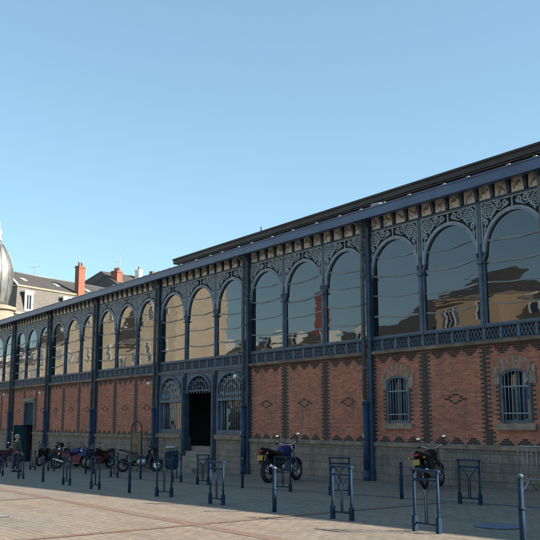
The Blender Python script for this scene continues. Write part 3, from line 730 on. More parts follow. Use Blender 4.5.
# litter bin
bx,by=-28.6,-3.0; bz=g(bx,by)
root=tag(empty('litter_bin',(bx,by,bz)),'round dark blue slatted litter bin with pale lid left of the entrance','litter bin')
MB().lathe((0,0,0),[(.18,.25),(.21,.28),(.225,.5),(.225,.86),(.24,.87),(.24,.91),(.225,.92)],22).build('body',M['binblue'],root)
m=MB()
for k in range(16): a=2*pi*k/16; m.box(.228*cos(a)-.012,.228*cos(a)+.012,.228*sin(a)-.012,.228*sin(a)+.012,.32,.84)
m.build('slats',M['rackpaint'],root)
MB().lathe((0,0,0),[(.04,-.05),(.04,.26)],10).build('post',M['binblue'],root)
MB().lathe((0,0,0),[(.22,.80),(.235,.80),(.235,.83),(.22,.83)],22).build('band',M['rackpaint'],root)
m=MB(); m.lathe((0,0,0),[(.16,1.0),(.23,1.02),(.24,1.05),(.19,1.085),(.0,1.10)],22); m.build('lid',M['galv'],root)
m=MB()
for k in range(4): a=pi/4+k*pi/2; m.tube([(.20*cos(a),.20*sin(a),.90),(.20*cos(a),.20*sin(a),1.04)],.014,6)
m.build('lid_stay',M['binblue'],root)
# arched board
bx,by=-36.2,-.75; bz=g(bx,by)
root=tag(empty('arched_board',(bx,by,bz),.25),'tall narrow brown board in a round-topped dark frame against the wall','board')
m=MB(); pts=[(-.34,-.0)]+[(.34*cos(pi-pi*i/14),1.80+.34*sin(pi*i/14)) for i in range(15)]+[(.34,0)]
m.tube([(x,0,z) for x,z in pts],.035,8); m.build('frame',M['darkframe'],root)
MB().box(-.31,.31,-.012,.012,.05,1.62).build('panel',M['rustboard'],root)
MB().box(-.32,.32,-.02,.02,1.62,1.66).build('cross_rail',M['darkframe'],root)

# crowd barrier
def barrier(x,y,a):
    L=2.3; H=1.08; root=tag(empty('crowd_barrier',(x,y,g(x,y)),a),'grey galvanised steel crowd barrier leaning by the wall at the right edge','barrier')
    r=.08; fr=[(0,.27),(0,H-r),(r*.3,H-r*.3),(r,H),(L-r,H),(L-r*.3,H-r*.3),(L,H-r),(L,.27)]
    m=MB(); m.tube([(p[0],0,p[1]) for p in fr],.019,8); m.tube([(0,0,.28),(L,0,.28)],.017,8); m.build('frame',M['galv'],root)
    n=17
    m=MB()
    for k in range(1,n): m.tube([(L*k/n,0,.28),(L*k/n,0,H)],.008,6)
    m.build('bars',M['galv'],root)
    for px in (.30,L-.30):
        m=MB(); m.tube([(px,-.28,0),(px,-.06,.18),(px,0,.28),(px,.06,.18),(px,.28,0)],.016,8); m.build('foot',M['galv'],root)
barrier(-14.72,-.62,.03)

# ------------------------------------------------------------------ motorcycles (front = +X)
def motorcycle(label,paint,paint2,style='naked',plate='plate',box=False,screen=False):
    root=tag(empty('motorcycle'),label,'motorbike','motorbikes parked along the hall wall')
    R=.30 if style!='scooter' else .27; wb=.70
    for s,nm in ((-1,'rear'),(1,'front')):
        hw_=.055 if s<0 else .045
        h=MB(); h.tube([(s*wb,-.05,R),(s*wb,.05,R)],.05,12); h.torus((s*wb,0,R),.12,.008,'y',20,6)
        wl_=h.build('wheel',M['alu'],root)
        t=MB(); t.torus((s*wb,0,R),R-.055,.06,'y',32,10,flat=1.15 if s<0 else .9); t.build('tyre',M['rubber'],wl_)
        r_=MB(); r_.torus((s*wb,0,R),R-.105,.018,'y',28,6,flat=2.0)
        for k in range(6):
            a=k*pi/3; r_.tube([(s*wb+.04*cos(a),0,R+.04*sin(a)),(s*wb+(R-.11)*cos(a),0,R+(R-.11)*sin(a))],.016,6)
        r_.build('rim',M['alu'] if style!='sport' else M['msilver'],wl_)
    # chassis
    f=MB()
    f.tube([(-.70,.09,R),(-.28,.10,.40),(-.15,.08,.55)],.028,8); f.tube([(-.70,-.09,R),(-.28,-.10,.40),(-.15,-.08,.55)],.028,8)
    f.tube([(.44,0,.84),(.30,.12,.62),(-.10,.13,.52),(-.25,.10,.36)],.028,8); f.tube([(.44,0,.84),(.30,-.12,.62),(-.10,-.13,.52),(-.25,-.10,.36)],.028,8)
    f.tube([(-.12,.08,.62),(-.55,.09,.76),(-.85,.05,.80)],.018,8); f.tube([(-.12,-.08,.62),(-.55,-.09,.76),(-.85,-.05,.80)],.018,8)
    f.tube([(-.45,.11,.36),(-.38,.11,.68)],.03,8)
    f.build('chassis',M['mblack'],root)
    e=MB(); e.ell((.08,0,.40),(.24,.17,.17),16,10,e=.6); e.tube([(.10,0,.45),(.26,0,.62)],.10,14); 
    for k in range(4): e.tube([(.13+.03*k,0,.49+.03*k),(.14+.03*k,0,.50+.03*k)],.125,14)
    e.build('engine',M['alu'],root)
    x=MB(); x.tube([(.26,-.06,.56),(.36,-.10,.40),(.22,-.13,.24),(-.2,-.16,.25)],.025,8); x.tube([(-.2,-.16,.25),(-.45,-.17,.33),(-.85,-.17,.46)],[.035,.05,.05],12)
    x.build('exhaust',M['chrome'] if style!='scooter' else M['mblack'],root)
    for s in (-1,1):
        q=MB(); q.hexa([(-.38,s*.10,.46),(-.10,s*.10,.46),(-.10,s*.15,.46),(-.38,s*.15,.46)],[(-.46,s*.10,.72),(-.06,s*.10,.74),(-.06,s*.15,.74),(-.46,s*.14,.72)]); q.build('side_panel',M['mblack'] if style=='scooter' else paint2,root)
        MB().tube([(-.12,s*.12,.30),(-.12,s*.30,.30)],.016,6).build('footpeg',M['rubber'],root)
    q=MB(); q.tube([(wb,.075,R),(wb,.082,R)],.13,20); q.build('brake_disc',M['chrome'],root)
    q=MB(); q.hexa([(-.72,-.085,.20),(-.15,-.11,.32),(-.15,-.09,.32),(-.72,-.07,.20)],[(-.72,-.085,.40),(-.15,-.11,.44),(-.15,-.09,.44),(-.72,-.07,.40)]); q.build('chain_guard',M['mblack'],root)
    for sg in (-1,1):
        q=MB()
        q.tube([(.40,sg*.30,1.02),(.56,sg*.20,1.06),(.58,sg*.06,.92),(.38,sg*.05,.72),(.20,sg*.10,.60)],.006,5)
        q.build('brake_cable',M['mblack'],root); q=MB(); q.tube([(-.62,sg*.13,.32),(-.50,sg*.12,.70)],.022,8)
        for k in range(9): q.torus((-.62+.12*k/9,sg*.13,.34+.36*k/9),.036,.006,'z',12,5)
        q.build('rear_spring',M['mblack'],root)
    # fork
    fk=MB()
    for s in (-1,1): fk.tube([(wb,s*.09,R),(.50,s*.09,.80),(.44,s*.09,.93)],[.028,.022,.02],8)
    fk.box(.43,.53,-.11,.11,.80,.84)
    fk.build('fork',M['chrome'],root)
    mg=MB(); n=12; vs=[];
    for i in range(n+1):
        a=radians(20+130*i/n)
        for dy,rr in ((-.065,R+.0),(-.04,R+.035),(.04,R+.035),(.065,R+.0)): vs.append((wb+rr*cos(a),dy,R+rr*sin(a)))
    mg.add(vs,[(i*4+j,i*4+j+1,(i+1)*4+j+1,(i+1)*4+j) for i in range(n) for j in range(3)],0,True); mg.build('front_mudguard',paint,root)
    # tank
    rot=Matrix.Rotation(radians(-8),3,'Y')
    if style!='scooter':
        MB().ell((.18,0,.80),(.30,.165,.155),20,12,rot=rot,e=.8).build('fuel_tank',paint,root)
    else:
        MB().ell((.02,0,.52),(.30,.12,.16),18,10,e=.7).build('underseat_body',paint,root)
        q=MB(); q.hexa([(.30,-.20,.30),(.42,-.18,.28),(.42,.18,.28),(.30,.20,.30)],[(.36,-.22,.90),(.50,-.16,.92),(.50,.16,.92),(.36,.22,.90)]); q.build('leg_shield',paint,root)
    st_=MB(); prof=[(-.12,.79,.12),(-.30,.77,.15),(-.48,.80,.14),(-.70,.86,.11),(-.88,.88,.06)]
    vs=[]
    for px,pz,pw in prof:
        for a in [i*pi/5 for i in range(6)]: vs.append((px,pw*cos(a),pz+.055*sin(a)))
        vs.append((px,-pw,pz-.05)); vs.append((px,pw,pz-.05))
    fs=[(i*8+j,i*8+(j+1)%8,(i+1)*8+(j+1)%8,(i+1)*8+j) for i in range(len(prof)-1) for j in range(8)]+[tuple(range(8)),tuple(range(32,40))[::-1]]
    st_.add(vs,fs,0,True); st_.build('seat',M['seat'],root)
    tl=MB(); tl.hexa([(-.40,-.13,.70),(-.95,-.07,.80),(-.95,.07,.80),(-.40,.13,.70)],[(-.40,-.15,.77),(-.98,-.085,.88),(-.98,.085,.88),(-.40,.15,.77)],0); to=tl.build('tail_fairing',paint2,root)
    MB().ell((-.985,0,.835),(.025,.085,.035),10,8).build('tail_light',M['taillens'],to)
    rm=MB(); rm.hexa([(-.90,-.07,.78),(-.86,-.07,.78),(-.86,.07,.78),(-.90,.07,.78)][::1],[(-1.02,-.06,.50),(-.98,-.06,.50),(-.98,.06,.50),(-1.02,.06,.50)]); rm.build('rear_mudguard',M['mblack'],root)
    if plate:
        pl_=MB(); pl_.hexa([(-1.04,-.085,.60),(-1.03,-.085,.60),(-1.03,.085,.60),(-1.04,.085,.60)],[(-1.005,-.085,.73),(-.995,-.085,.73),(-.995,.085,.73),(-1.005,.085,.73)]); pl_.build('number_plate',M[plate],root)
    for s in (-1,1):
        MB().tube([(-.92,s*.06,.77),(-.93,s*.17,.77)],.009,6).ell((-.93,s*.19,.77),(.03,.035,.025),10,6,1).build('indicator',[M['mblack'],M['amber']],root)
    hb=MB(); hb.tube([(.36,-.38,1.02),(.42,-.26,1.03),(.45,-.10,.96),(.45,.10,.96),(.42,.26,1.03),(.36,.38,1.02)],.013,8); ho=hb.build('handlebar',M['chrome'],root)
    for s in (-1,1):
        MB().tube([(.36,s*.38,1.02),(.40,s*.29,1.03)],.02,8).build('grip',M['rubber'],ho)
        mi=MB(); mi.tube([(.42,s*.26,1.03),(.46,s*.33,1.19)],.008,6); mo=mi.build('mirror_stalk',M['mblack'],root)
        MB().ell((.462,s*.345,1.23),(.022,.065,.045),12,8).build('mirror_head',M['mblack'],mo)
        MB().ell((.444,s*.345,1.23),(.008,.056,.038),12,8).build('mirror_glass',M['mirror'],mo)
    MB().ell((.60,0,.90),(.085,.095,.095),16,10).ell((.665,0,.90),(.03,.08,.08),14,8,1).build('headlight',[paint2,M['lampglass']],root)
    if style=='sport' or screen:
        q=MB()
        rings=[(.30,.20,.62,.50),(.52,.17,.55,.95),(.74,.10,.62,.98),(.84,.03,.70,.90)] if style=='sport' else [(.50,.16,.80,1.0),(.62,.14,.78,1.02),(.74,.06,.82,.95)]
        vs=[]
        for px,pw,z0,z1 in rings:
            for k in range(9):
                a=pi*k/8; vs.append((px,pw*cos(a),z0+(z1-z0)*(sin(a)**.7 if sin(a)>0 else 0)))
        q.add(vs,[(i*9+j,i*9+j+1,(i+1)*9+j+1,(i+1)*9+j) for i in range(len(rings)-1) for j in range(8)],0,True); q.build('front_fairing',paint,root)
        if style=='sport':
            for s in (-1,1):
                z=MB(); z.hexa([(-.12,s*.15,.24),(.38,s*.13,.26),(.38,s*.17,.26),(-.12,s*.18,.24)],[(.05,s*.14,.58),(.55,s*.13,.78),(.55,s*.16,.78),(.05,s*.18,.56)]); z.build('side_fairing',paint2,root)
        MB().hexa([(.66,-.13,.95),(.68,-.13,.95),(.68,.13,.95),(.66,.13,.95)],[(.50,-.12,1.16),(.52,-.12,1.17),(.52,.12,1.17),(.50,.12,1.16)]).build('windscreen',M['winglass'],root)
    if box:
        MB().ell((-.88,0,1.05),(.20,.21,.15),18,10,e=.55).build('top_case',M['mblack'],root)
    MB().tube([(-.05,.10,.30),(-.15,.30,.02)],.012,6).build('side_stand',M['mblack'],root)
    return root
def place(o,rear,frontp,lean=.10,sc_=1.0):
    rx,ry=rear; fx,fy=frontp; a=atan2(fy-ry,fx-rx); cx,cy=(rx+fx)/2,(ry+fy)/2
    o.location=(cx,cy,g(cx,cy)-.004); o.rotation_euler=(-lean,0,a); o.rotation_mode='XYZ'; o.scale=(sc_,)*3
place(motorcycle('black motorbike seen from behind with red tail light and yellow plate',M['mblack'],M['mblack'],'naked','plate'),(-16.7,-1.95),(-17.36,-.70),.12,1.06)
place(motorcycle('blue motorbike with black wheels and yellow plate parked beside the column',M['mblue'],M['mblack'],'naked','plate'),(-22.25,-3.05),(-22.87,-1.55),.10,1.16)
place(motorcycle('black and silver scooter parked side-on left of the entrance window',M['mblack'],M['msilver'],'scooter','wplate',screen=True),(-34.1,-2.35),(-33.45,-1.15),.05)
place(motorcycle('dark motorbike with red flank, nearest the third column, right of its pair',M['mblack'],M['mdkred'],'sport','wplate'),(-39.1,-.75),(-38.55,-2.0),.06)
place(motorcycle('red and blue sports motorbike beside the dark one at the third column',M['mblue'],M['mred'],'sport','wplate'),(-40.7,-2.75),(-40.0,-1.55),.05)
place(motorcycle('black motorbike with silver wheels in the middle of the left group',M['mblack'],M['mblack'],'naked','wplate'),(-42.6,-.95),(-42.0,-2.2),.05)
place(motorcycle('dark motorbike with white headlamp facing the square near the side door',M['mblack'],M['mblack'],'sport','wplate',box=True),(-45.9,-.75),(-45.1,-2.05),.04)
place(motorcycle('dark red motorbike farthest left, beside the white-haired person',M['mdkred'],M['mdkred'],'naked','wplate'),(-46.2,-3.9),(-46.9,-2.6),.05)

# ------------------------------------------------------------------ person
def skinbody(name,joints,edges,m,parent,lvl=2,smooth=True):
    me=bpy.data.meshes.new(name); me.from_pydata([j[0] for j in joints],edges,[])
    o=bpy.data.objects.new(name,me); col.objects.link(o); o.parent=parent
    me.materials.append(m)
    md=o.modifiers.new('s','SKIN'); md.use_smooth_shade=True
    for i,j in enumerate(joints):
        r=j[1]; me.skin_vertices[0].data[i].radius=(r,r) if not isinstance(r,tuple) else r
        me.skin_vertices[0].data[i].use_root=(i==0)
    sd=o.modifiers.new('u','SUBSURF'); sd.levels=lvl; sd.render_levels=lvl
    bpy.context.view_layer.update()
    dg=bpy.context.evaluated_depsgraph_get(); nm=bpy.data.meshes.new_from_object(o.evaluated_get(dg)); o.modifiers.clear(); o.data=nm
    return o
px_,py_=-38.0,-5.6
P=tag(empty('person',(px_,py_,g(px_,py_)),radians(10)),'elderly person with white hair in a dark green jacket, seen from behind','person')
J=[((0,0,.86),(.13,.10)),((0,0,1.02),(.12,.09)),((0,.01,1.20),(.15,.10)),((0,0,1.32),(.13,.08)),((0,0,1.385),.05),((0,-.01,1.44),.05),
   ((.09,0,.80),.085),((.10,.02,.45),.055),((.10,-.02,.08),.042),((.10,.12,.03),.035),
   ((-.09,0,.80),.085),((-.11,-.03,.45),.055),((-.13,-.08,.08),.042),((-.13,.06,.03),.035),
   ((.17,0,1.31),.055),((.235,.0,1.06),.042),((.25,.07,.84),.03),((.25,.085,.79),(.034,.018)),
   ((-.17,0,1.31),.055),((-.235,.0,1.06),.042),((-.25,.07,.84),.03),((-.25,.085,.79),(.034,.018))]
E_=[(0,1),(1,2),(2,3),(3,4),(4,5),(0,6),(6,7),(7,8),(8,9),(0,10),(10,11),(11,12),(12,13),(3,14),(14,15),(15,16),(16,17),(3,18),(18,19),(19,20),(20,21)]
def handext(side,base,J,E_):
    for k in range(4):
        i=len(J); fx=side*.25+(-.024+.016*k); J.append(((fx,.095,.765),.010)); J.append(((fx,.10,.735-.004*(k==1)),.009)); J.append(((fx,.088,.705+.012*(k in(0,3))),.0085))
        E_+= [(base,i),(i,i+1),(i+1,i+2)]
    i=len(J); J.append(((side*.215,.11,.78),.011)); J.append(((side*.205,.125,.75),.010)); E_+=[(base,i),(i,i+1)]
handext(1,17,J,E_); handext(-1,21,J,E_)
body=skinbody('body',J,E_,M['skin'],P)
h=MB(); h.ell((0,.0,1.53),(.075,.095,.115),20,14); h.ell((0,.095,1.52),(.014,.02,.022),8,6); h.ell((0,.035,1.455),(.05,.055,.045),12,8)
for s in (-1,1): h.ell((s*.077,.0,1.525),(.012,.02,.03),8,6); h.ell((s*.028,.084,1.545),(.012,.008,.007),8,6)
h.ell((0,.083,1.475),(.024,.010,.006),8,6)
h.build('head',M['skin'],P)
hh_=MB(); hh_.ell((0,-.018,1.555),(.084,.096,.105),20,14); hh_.build('hair',M['hair'],P)
skinbody('jacket',[((0,0,.80),(.175,.135)),((0,0,.98),(.165,.13)),((0,.0,1.18),(.185,.125)),((0,0,1.31),(.15,.10)),((0,0,1.37),(.07,.065)),((.17,0,1.31),.075),((.24,0,1.06),.062),((.255,.06,.87),.05),((-.17,0,1.31),.075),((-.24,0,1.06),.062),((-.255,.06,.87),.05)],
    [(0,1),(1,2),(2,3),(3,4),(3,5),(5,6),(6,7),(3,8),(8,9),(9,10)],M['jacket'],P)
skinbody('trousers',[((0,0,.84),(.14,.115)),((.09,0,.76),.10),((.10,.02,.45),.075),((.10,-.02,.10),.062),((-.09,0,.76),.10),((-.11,-.03,.45),.075),((-.13,-.08,.10),.062)],[(0,1),(1,2),(2,3),(0,4),(4,5),(5,6)],M['trouser'],P)
for s,yy in ((.10,.05),(-.13,-.01)):
    MB().ell((s,yy,.045),(.048,.135,.05),14,8,e=.8).build('shoe',M['shoe'],P)

P.scale=(1.15,1.12,.98)
# ------------------------------------------------------------------ distant buildings (behind the hall)
def houseframe(A,d,inn):
    A=Vector((A[0],A[1])); d=Vector(d).normalized(); n=Vector(inn).normalized()
    return lambda s,t,z:(A.x+d.x*s+n.x*t,A.y+d.y*s+n.y*t,z)
def hbox(mb,F,s0,s1,t0,t1,z0,z1,mi=0):
    mb.hexa([F(s0,t0,z0),F(s1,t0,z0),F(s1,t1,z0),F(s0,t1,z0)],[F(s0,t0,z1),F(s1,t0,z1),F(s1,t1,z1),F(s0,t1,z1)],mi)
def chimney(root,F,s,t,ws,wt,z0,z1,off,npots=2,m='chim'):
    c=MB(); hbox(c,F,s-ws/2,s+ws/2,t-wt/2,t+wt/2,z0,z1-.28); hbox(c,F,s-ws/2-.07,s+ws/2+.07,t-wt/2-.07,t+wt/2+.07,z1-.28,z1-.12); hbox(c,F,s-ws/2,s+ws/2,t-wt/2,t+wt/2,z1-.12,z1)
    o=c.build('chimney',M[m],root,off=off)
    for k in range(npots):
        q=(k+.5)/npots-.5; p=F(s+q*ws*.9 if ws>=wt else s,t+(q*wt*.9 if wt>ws else 0),0)
        MB().lathe((p[0],p[1],z1),[(.13,0),(.11,.35),(.14,.42),(.14,.5),(.09,.5)],10).build('chimney_pot',M['pot'],o,off=off)
    return o
def antenna(root,x,y,z0,z1,off,ang=.6):
    m=MB(); m.tube([(x,y,z0),(x,y,z1)],.025,6)
    dx,dy=cos(ang),sin(ang); zb=z0+(z1-z0)*.62
    m.tube([(x-dx*.9,y-dy*.9,zb),(x+dx*.9,y+dy*.9,zb)],.018,6)
    for k in range(8):
        q=-.85+.24*k; m.tube([(x+dx*q-dy*.3,y+dy*q+dx*.3,zb),(x+dx*q+dy*.3,y+dy*q-dx*.3,zb)],.010,5)
    m.tube([(x-.3,y,z1-.15),(x+.3,y,z1-.15)],.012,5)
    m.build('antenna',M['tv'],root,off=off)
d=Vector((-.39,.92)).normalized(); inn=Vector((-.92,-.39)).normalized()
A0=(-99.9,14.1); F=houseframe(A0,d,inn); off=(A0[0],A0[1],0)
mh=tag(empty('mansard_house',(A0[0],A0[1],0)),'stone mansard house with slate roof and white dormers behind the hall','house')
Lh,Dh=24.,12.; zC,zB_,zR=14.5,17.7,20.2
c=MB(); hbox(c,F,0,Lh,.0,Dh,-2,zC-.3); c.build('wall',M['cream2'],mh,off=off)
c=MB(); hbox(c,F,-.35,Lh+.3,-.35,Dh+.3,zC-.30,zC-.05); hbox(c,F,-.2,Lh+.2,-.2,Dh+.2,zC-.7,zC-.5); c.build('cornice',M['cream2'],mh,off=off)
c=MB(); i1=.9
c.hexa([F(.0,.0,zC-.05),F(Lh,.0,zC-.05),F(Lh,Dh,zC-.05),F(.0,Dh,zC-.05)],[F(i1,i1,zB_),F(Lh-i1,i1,zB_),F(Lh-i1,Dh-i1,zB_),F(i1,Dh-i1,zB_)]); c.build('mansard_slope',M['slate_lt'],mh,off=off)
c=MB(); hbox(c,F,i1-.15,Lh-i1+.15,i1-.15,Dh-i1+.15,zB_,zB_+.2); c.build('break_moulding',M['cream2'],mh,off=off)
c=MB(); i2=3.2
c.add([F(i1,i1,zB_+.2),F(Lh-i1,i1,zB_+.2),F(Lh-i1,Dh-i1,zB_+.2),F(i1,Dh-i1,zB_+.2),F(i2,Dh/2,zR+.2),F(Lh-i2,Dh/2,zR+.2)],[(0,1,5,4),(1,2,5),(2,3,4,5),(3,0,4)]); c.build('upper_roof',M['slate'],mh,off=off)
c=MB(); c.tube([F(i1,i1,zB_+.22),F(i2,Dh/2,zR+.22)],.13,6); c.build('hip_flashing',M['white'],mh,off=off)
c=MB(); c.tube([F(i2,Dh/2,zR+.2),F(Lh-i2,Dh/2,zR+.2)],.09,6); c.build('ridge',M['zinc'],mh,off=off)
for s in (2.0,8.2,14.0,19.5):
    c=MB(); hbox(c,F,s-.62,s+.62,.10,1.6,zC+.25,zC+2.55); dm=c.build('dormer',M['slate'],mh,off=off)
    c=MB(); hbox(c,F,s-.64,s-.36,.0,.12,zC+.2,zC+2.5); hbox(c,F,s+.36,s+.64,.0,.12,zC+.2,zC+2.5); hbox(c,F,s-.36,s+.36,.0,.12,zC+2.15,zC+2.5); hbox(c,F,s-.36,s+.36,.0,.12,zC+.2,zC+.45); hbox(c,F,s-.75,s+.75,-.08,1.7,zC+2.5,zC+2.68); hbox(c,F,s-.03,s+.03,.02,.10,zC+.45,zC+2.15); c.build('dormer_frame',M['white'],dm,off=off)
    c=MB(); hbox(c,F,s-.36,s+.36,.075,.095,zC+.45,zC+2.15); c.build('pane',M['winglass'],dm,off=off)
for s in (4.0,9.5,15.):
    c=MB(); q0,q1=.42,.50
    def up(s_,q,dz=.05): 
        t=i1+(Dh/2-i1)*q; z=zB_+.2+(zR-zB_)*q+dz; return F(s_,t,z)
    c.hexa([up(s-.3,q0,-.02),up(s+.3,q0,-.02),up(s+.3,q1+.06,-.02),up(s-.3,q1+.06,-.02)],[up(s-.3,q0),up(s+.3,q0),up(s+.3,q1+.06),up(s-.3,q1+.06)]); c.build('skylight',M['white'],mh,off=off)
for fl in range(3):
    for s in (2.0,5.,8.2,11.2,14.0,17.,19.5,22.3):
        c=MB(); z0=10.9-3.6*fl; hbox(c,F,s-.55,s+.55,-.03,.05,z0,z0+2.1); wo=c.build('window',M['winglass'],mh,off=off)
        c=MB(); hbox(c,F,s-.72,s-.55,-.08,.05,z0-.15,z0+2.25); hbox(c,F,s+.55,s+.72,-.08,.05,z0-.15,z0+2.25); hbox(c,F,s-.55,s+.55,-.08,.05,z0+2.1,z0+2.25); c.build('surround',M['white'],wo,off=off)
chimney(mh,F,11.15,.9,1.1,.7,zC,21.6,off,2)
pA=F(8.0,6,0); antenna(mh,pA[0],pA[1],zR,zR+2.2,off)

# house further right
A1=(-112.,30.); F1=houseframe(A1,d,inn); off1=(A1[0],A1[1],0)
rh=tag(empty('slate_roofed_house',(A1[0],A1[1],0)),'dark slate roofed house with red brick chimney and tall antenna','house')
c=MB(); hbox(c,F1,3.4,22,0,9,-2,20.9); c.build('wall',M['cream2'],rh,off=off1)
c=MB(); c.add([F1(3.1,-.4,20.9),F1(22.4,-.4,20.9),F1(22.4,9.4,20.9),F1(3.1,9.4,20.9),F1(4.5,4.5,23.6),F1(20,4.5,24.2)],[(0,1,5,4),(2,3,4,5),(0,4,3),(1,2,5),(3,2,1,0)]); c.build('roof',M['slate'],rh,off=off1)
chimney(rh,F1,4.8,1.6,1.15,1.2,19,23.35,off1,3)
chimney(rh,F1,11.2,3.0,.8,.8,20,24.6,off1,1,'white')
pA=F1(6.6,2.6,0); antenna(rh,pA[0],pA[1],22.6,26.6,off1,.9)
c=MB(); hbox(c,F1,13.2,17.5,2.0,2.6,20.5,24.6); c.build('parapet',M['rustboard'],rh,off=off1)

# domed tower
tx,ty=-90.85,9.0
dt=tag(empty('domed_tower',(tx,ty,0)),'stone corner tower with bulbous grey metal dome at the left edge','tower'); offt=(tx,ty,0)
c=MB(); c.lathe((tx,ty,0),[(1.9,-2),(1.9,13.2),(2.15,13.3),(2.15,13.6),(1.8,13.7),(1.55,13.8)],32,sm=False); c.build('wall',M['cream2'],dt,off=offt)
c=MB(); c.lathe((tx,ty,0),[(1.25,13.8),(1.32,14.2),(1.52,15.2),(1.66,16.3),(1.70,17.0),(1.64,17.7),(1.45,18.5),(1.15,19.3),(.80,19.9),(.48,20.35),(.30,20.6),(.26,20.8)],32); dm=c.build('dome',M['domemetal'],dt,off=offt)
c=MB()
for k in range(12):
    a=2*pi*k/12; c.tube([(tx+r_*cos(a),ty+r_*sin(a),z_) for r_,z_ in [(1.34,14.2),(1.54,15.2),(1.68,16.3),(1.72,17.0),(1.66,17.7),(1.47,18.5),(1.17,19.3),(.82,19.9),(.50,20.35)]],.035,6)
c.build('dome_rib',M['domemetal'],dm,off=offt)
c=MB(); c.lathe((tx,ty,0),[(.30,20.8),(.34,20.95),(.22,21.05),(.22,21.6),(.36,21.7),(.30,21.85),(.08,22.1),(.05,22.9),(.0,23.0)],14); c.build('finial',M['white'],dt,off=offt)
# low house joining the tower and the mansard house
A2=(-94.3,8.6); F2=houseframe(A2,(-.6,.8),(-.8,-.6)); off2=(A2[0],A2[1],0)
lh=tag(empty('stone_wing',(A2[0],A2[1],0)),'low stone wing with moulded cornice between tower and mansard house','house')
c=MB(); hbox(c,F2,0,7.6,0,8,-2,13.2); c.build('wall',M['cream2'],lh,off=off2)
c=MB(); hbox(c,F2,-.2,7.8,-.25,8,13.2,13.45); hbox(c,F2,-.2,7.8,-.12,8,12.2,12.4); c.build('cornice',M['cream2'],lh,off=off2)
c=MB(); hbox(c,F2,.3,7.2,.3,7.6,13.45,13.9); c.build('roof',M['zinc'],lh,off=off2)

# ------------------------------------------------------------------ buildings across the square (seen mirrored in the glass)
def across(name,label,x0,x1,yf,zc,wallm,roofm='slate',floors=4,rise=4.,chims=(),depth=12,shut=True,dormers=True,group='houses across the square mirrored in the glass'):
    root=tag(empty(name,((x0+x1)/2,yf-depth/2,0)),label,'house',group); of=((x0+x1)/2,yf-depth/2,0)
    MB().box(x0,x1,yf-depth,yf,-3,zc).build('wall',M[wallm],root,off=of)
    MB().box(x0-.1,x1+.1,yf-depth-.1,yf+.35,zc,zc+.35).build('cornice',M['cream2'],root,off=of)
    q=MB(); q.add([(x0,yf+.3,zc+.35),(x1,yf+.3,zc+.35),(x1,yf-depth,zc+.35),(x0,yf-depth,zc+.35),(x0+2.5,yf-depth/2,zc+.35+rise),(x1-2.5,yf-depth/2,zc+.35+rise)],[(1,0,4,5),(2,1,5),(3,2,5,4),(0,3,4)])
    q.build('roof',M[roofm],root,off=of)
    n=max(2,int((x1-x0)/3.2)); pw=(x1-x0)/n; fh=(zc-.8+2)/floors
    panes=MB(); sur=MB(); sh=MB(); cnt=0
    for fl in range(floors):
        z0=zc-(fl+1)*fh+.9
        for k in range(n):
            cx=x0+pw*(k+.5); 
            wo=MB().box(cx-.5,cx+.5,yf+.01,yf+.04,z0,z0+1.9).build('window',M['winglass'],root,off=of)
            s=MB(); s.box(cx-.66,cx-.5,yf,yf+.09,z0-.12,z0+2.05); s.box(cx+.5,cx+.66,yf,yf+.09,z0-.12,z0+2.05); s.box(cx-.5,cx+.5,yf,yf+.09,z0+1.9,z0+2.05); s.box(cx-.03,cx+.03,yf+.04,yf+.07,z0,z0+1.9); s.build('surround',M['white'],wo,off=of)
            if shut and k%2==fl%2:
                s=MB(); s.box(cx-1.15,cx-.68,yf,yf+.06,z0,z0+1.9); s.box(cx+.68,cx+1.15,yf,yf+.06,z0,z0+1.9); s.build('shutters',M['shutter'],wo,off=of)
    if dormers:
        for k in range(0,n,2):
            cx=x0+pw*(k+.5); dd=MB().box(cx-.7,cx+.7,yf-2.5,yf-.5,zc+.5,zc+2.3).build('dormer',M['white'],root,off=of); MB().box(cx-.42,cx+.42,yf-.5,yf-.47,zc+.7,zc+2.0).build('pane',M['winglass'],dd,off=of)
    for (cx,h) in chims:
        ch=MB().box(cx-1.0,cx+1.0,yf-4.5,yf-3.6,zc,zc+h).box(cx-1.08,cx+1.08,yf-4.58,yf-3.52,zc+h-.4,zc+h-.2).build('chimney',M['chim'],root,off=of)
        for j in range(3): MB().lathe((cx-.6+.6*j,yf-4.05,zc+h),[(.14,0),(.12,.4),(.15,.5)],8).build('chimney_pot',M['pot'],ch,off=of)
across('townhouse','cream house with slate roof mirrored in the far left windows',-215,-139,-44,14.2,'cream',floors=4,chims=((-180,5),))
across('townhouse','cream town house under a steep dark slate roof mirrored near the left edge',-138,-125.2,-30,13.5,'limestone',floors=4,rise=8,chims=((-131,9),),depth=8)
across('townhouse','tall blank cream town house mirrored two bays left of the entrance',-125,-107,-30,19.5,'limestone',floors=4,rise=3,depth=8,dormers=False,shut=False)
across('townhouse','narrow house with tall slate roof and twin chimneys mirrored beside the entrance bay',-106.8,-98.5,-30,11.5,'cream',floors=3,rise=9,chims=((-104.5,11),(-100,10)),depth=8)
across('townhouse','pale stone town house mirrored directly left of the entrance column',-98.3,-89,-29.5,18,'limestone',floors=4,rise=3.5,chims=((-91,5.5),),depth=7,dormers=False,shut=False)
across('townhouse','pale house with big red chimney mirrored in the middle windows',-118,-79,-52,11.6,'cream2',floors=3,rise=2.6,chims=((-95.5,7.3),))
across('townhouse','low cream house with steep slate roof mirrored just right of the downpipe column',-78.5,-66,-50,10.5,'cream',floors=3,rise=5,dormers=False,chims=())
across('townhouse','ochre rendered house mirrored in the window above the plain brick panel',-65.5,-57,-48,13.8,'ochre',floors=4,rise=2.8,dormers=False,chims=())
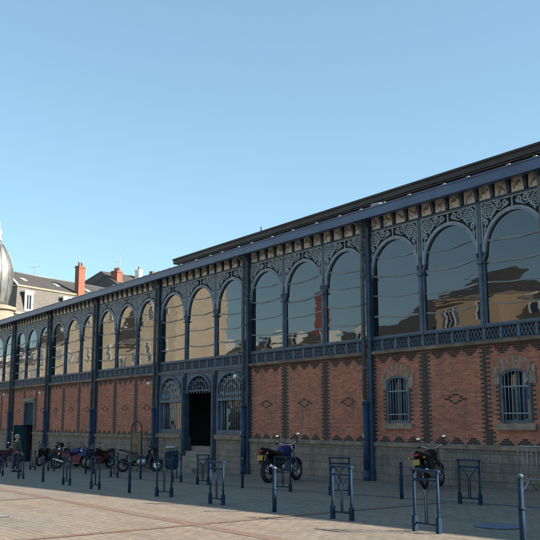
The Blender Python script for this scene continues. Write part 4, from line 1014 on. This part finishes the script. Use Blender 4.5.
across('townhouse','cream house with steep slate gables mirrored in the rightmost window',-56.5,-38,-50,11.0,'cream',floors=3,rise=6.5,chims=((-42,7),))
across('townhouse','long cream terrace behind the photographer closing the square',-37,20,-52,12,'cream2',floors=4,chims=((-20,5),(0,5)))

# ------------------------------------------------------------------ sky, sun, camera
AZ=radians(38); EL=radians(31.0)       # sun direction in XY measured from +X toward +Y
W_=bpy.data.worlds.new('World'); sc.world=W_; W_.use_nodes=True; nt=W_.node_tree; bg=nt.nodes['Background']
sk=nt.nodes.new('ShaderNodeTexSky'); sk.sky_type='NISHITA'; sk.sun_disc=False; sk.sun_elevation=EL; sk.sun_rotation=pi/2-AZ
sk.air_density=1.0; sk.dust_density=.25; sk.ozone_density=1.0; sk.altitude=200
tn=nt.nodes.new('ShaderNodeMixRGB'); tn.blend_type='MULTIPLY'; tn.inputs[0].default_value=1; tn.inputs[2].default_value=(.76,1.0,1.06,1)
gm=nt.nodes.new('ShaderNodeGamma'); gm.inputs[1].default_value=.65; nt.links.new(sk.outputs[0],gm.inputs[0]); nt.links.new(gm.outputs[0],tn.inputs[1]); nt.links.new(tn.outputs[0],bg.inputs[0]); bg.inputs[1].default_value=.145
sd=Vector((cos(EL)*cos(AZ),cos(EL)*sin(AZ),sin(EL)))
L=bpy.data.lights.new('sun','SUN'); L.energy=5.0; L.angle=radians(.5); L.color=(1,.90,.76)
lo=bpy.data.objects.new('sun',L); col.objects.link(lo); lo.rotation_euler=sd.to_track_quat('Z','Y').to_euler(); lo.location=(40,40,60)

f_=863.; pitch=radians(9.82); roll=radians(-.18); al=radians(34.5)
Fh=Vector((-cos(al),sin(al),0)); Rh=Vector((sin(al),cos(al),0)); Z=Vector((0,0,1))
def ray(u,v):
    a=u-270;b_=v-270; x=a*cos(roll)+b_*sin(roll); y=-a*sin(roll)+b_*cos(roll); up=-y
    return Fh*(f_*cos(pitch)-up*sin(pitch))+Rh*x+Z*(f_*sin(pitch)+up*cos(pitch))
fw=ray(270,270).normalized(); rt=(ray(271,270)-ray(270,270)).normalized(); upv=rt.cross(fw)
cam=bpy.data.cameras.new('camera'); co=bpy.data.objects.new('camera',cam); col.objects.link(co)
Mx=Matrix((rt,upv,-fw)).transposed().to_4x4(); Mx.translation=Vector((0,-18.278,1.895)); co.matrix_world=Mx
cam.sensor_width=36; cam.lens=f_/540*36; cam.clip_start=.1; cam.clip_end=3000
sc.camera=co
sc.view_settings.view_transform='Standard'; sc.view_settings.look='None'; sc.view_settings.gamma=1; sc.view_settings.use_curve_mapping=False
sc.view_settings.exposure=1.22
sc.render.engine='CYCLES'
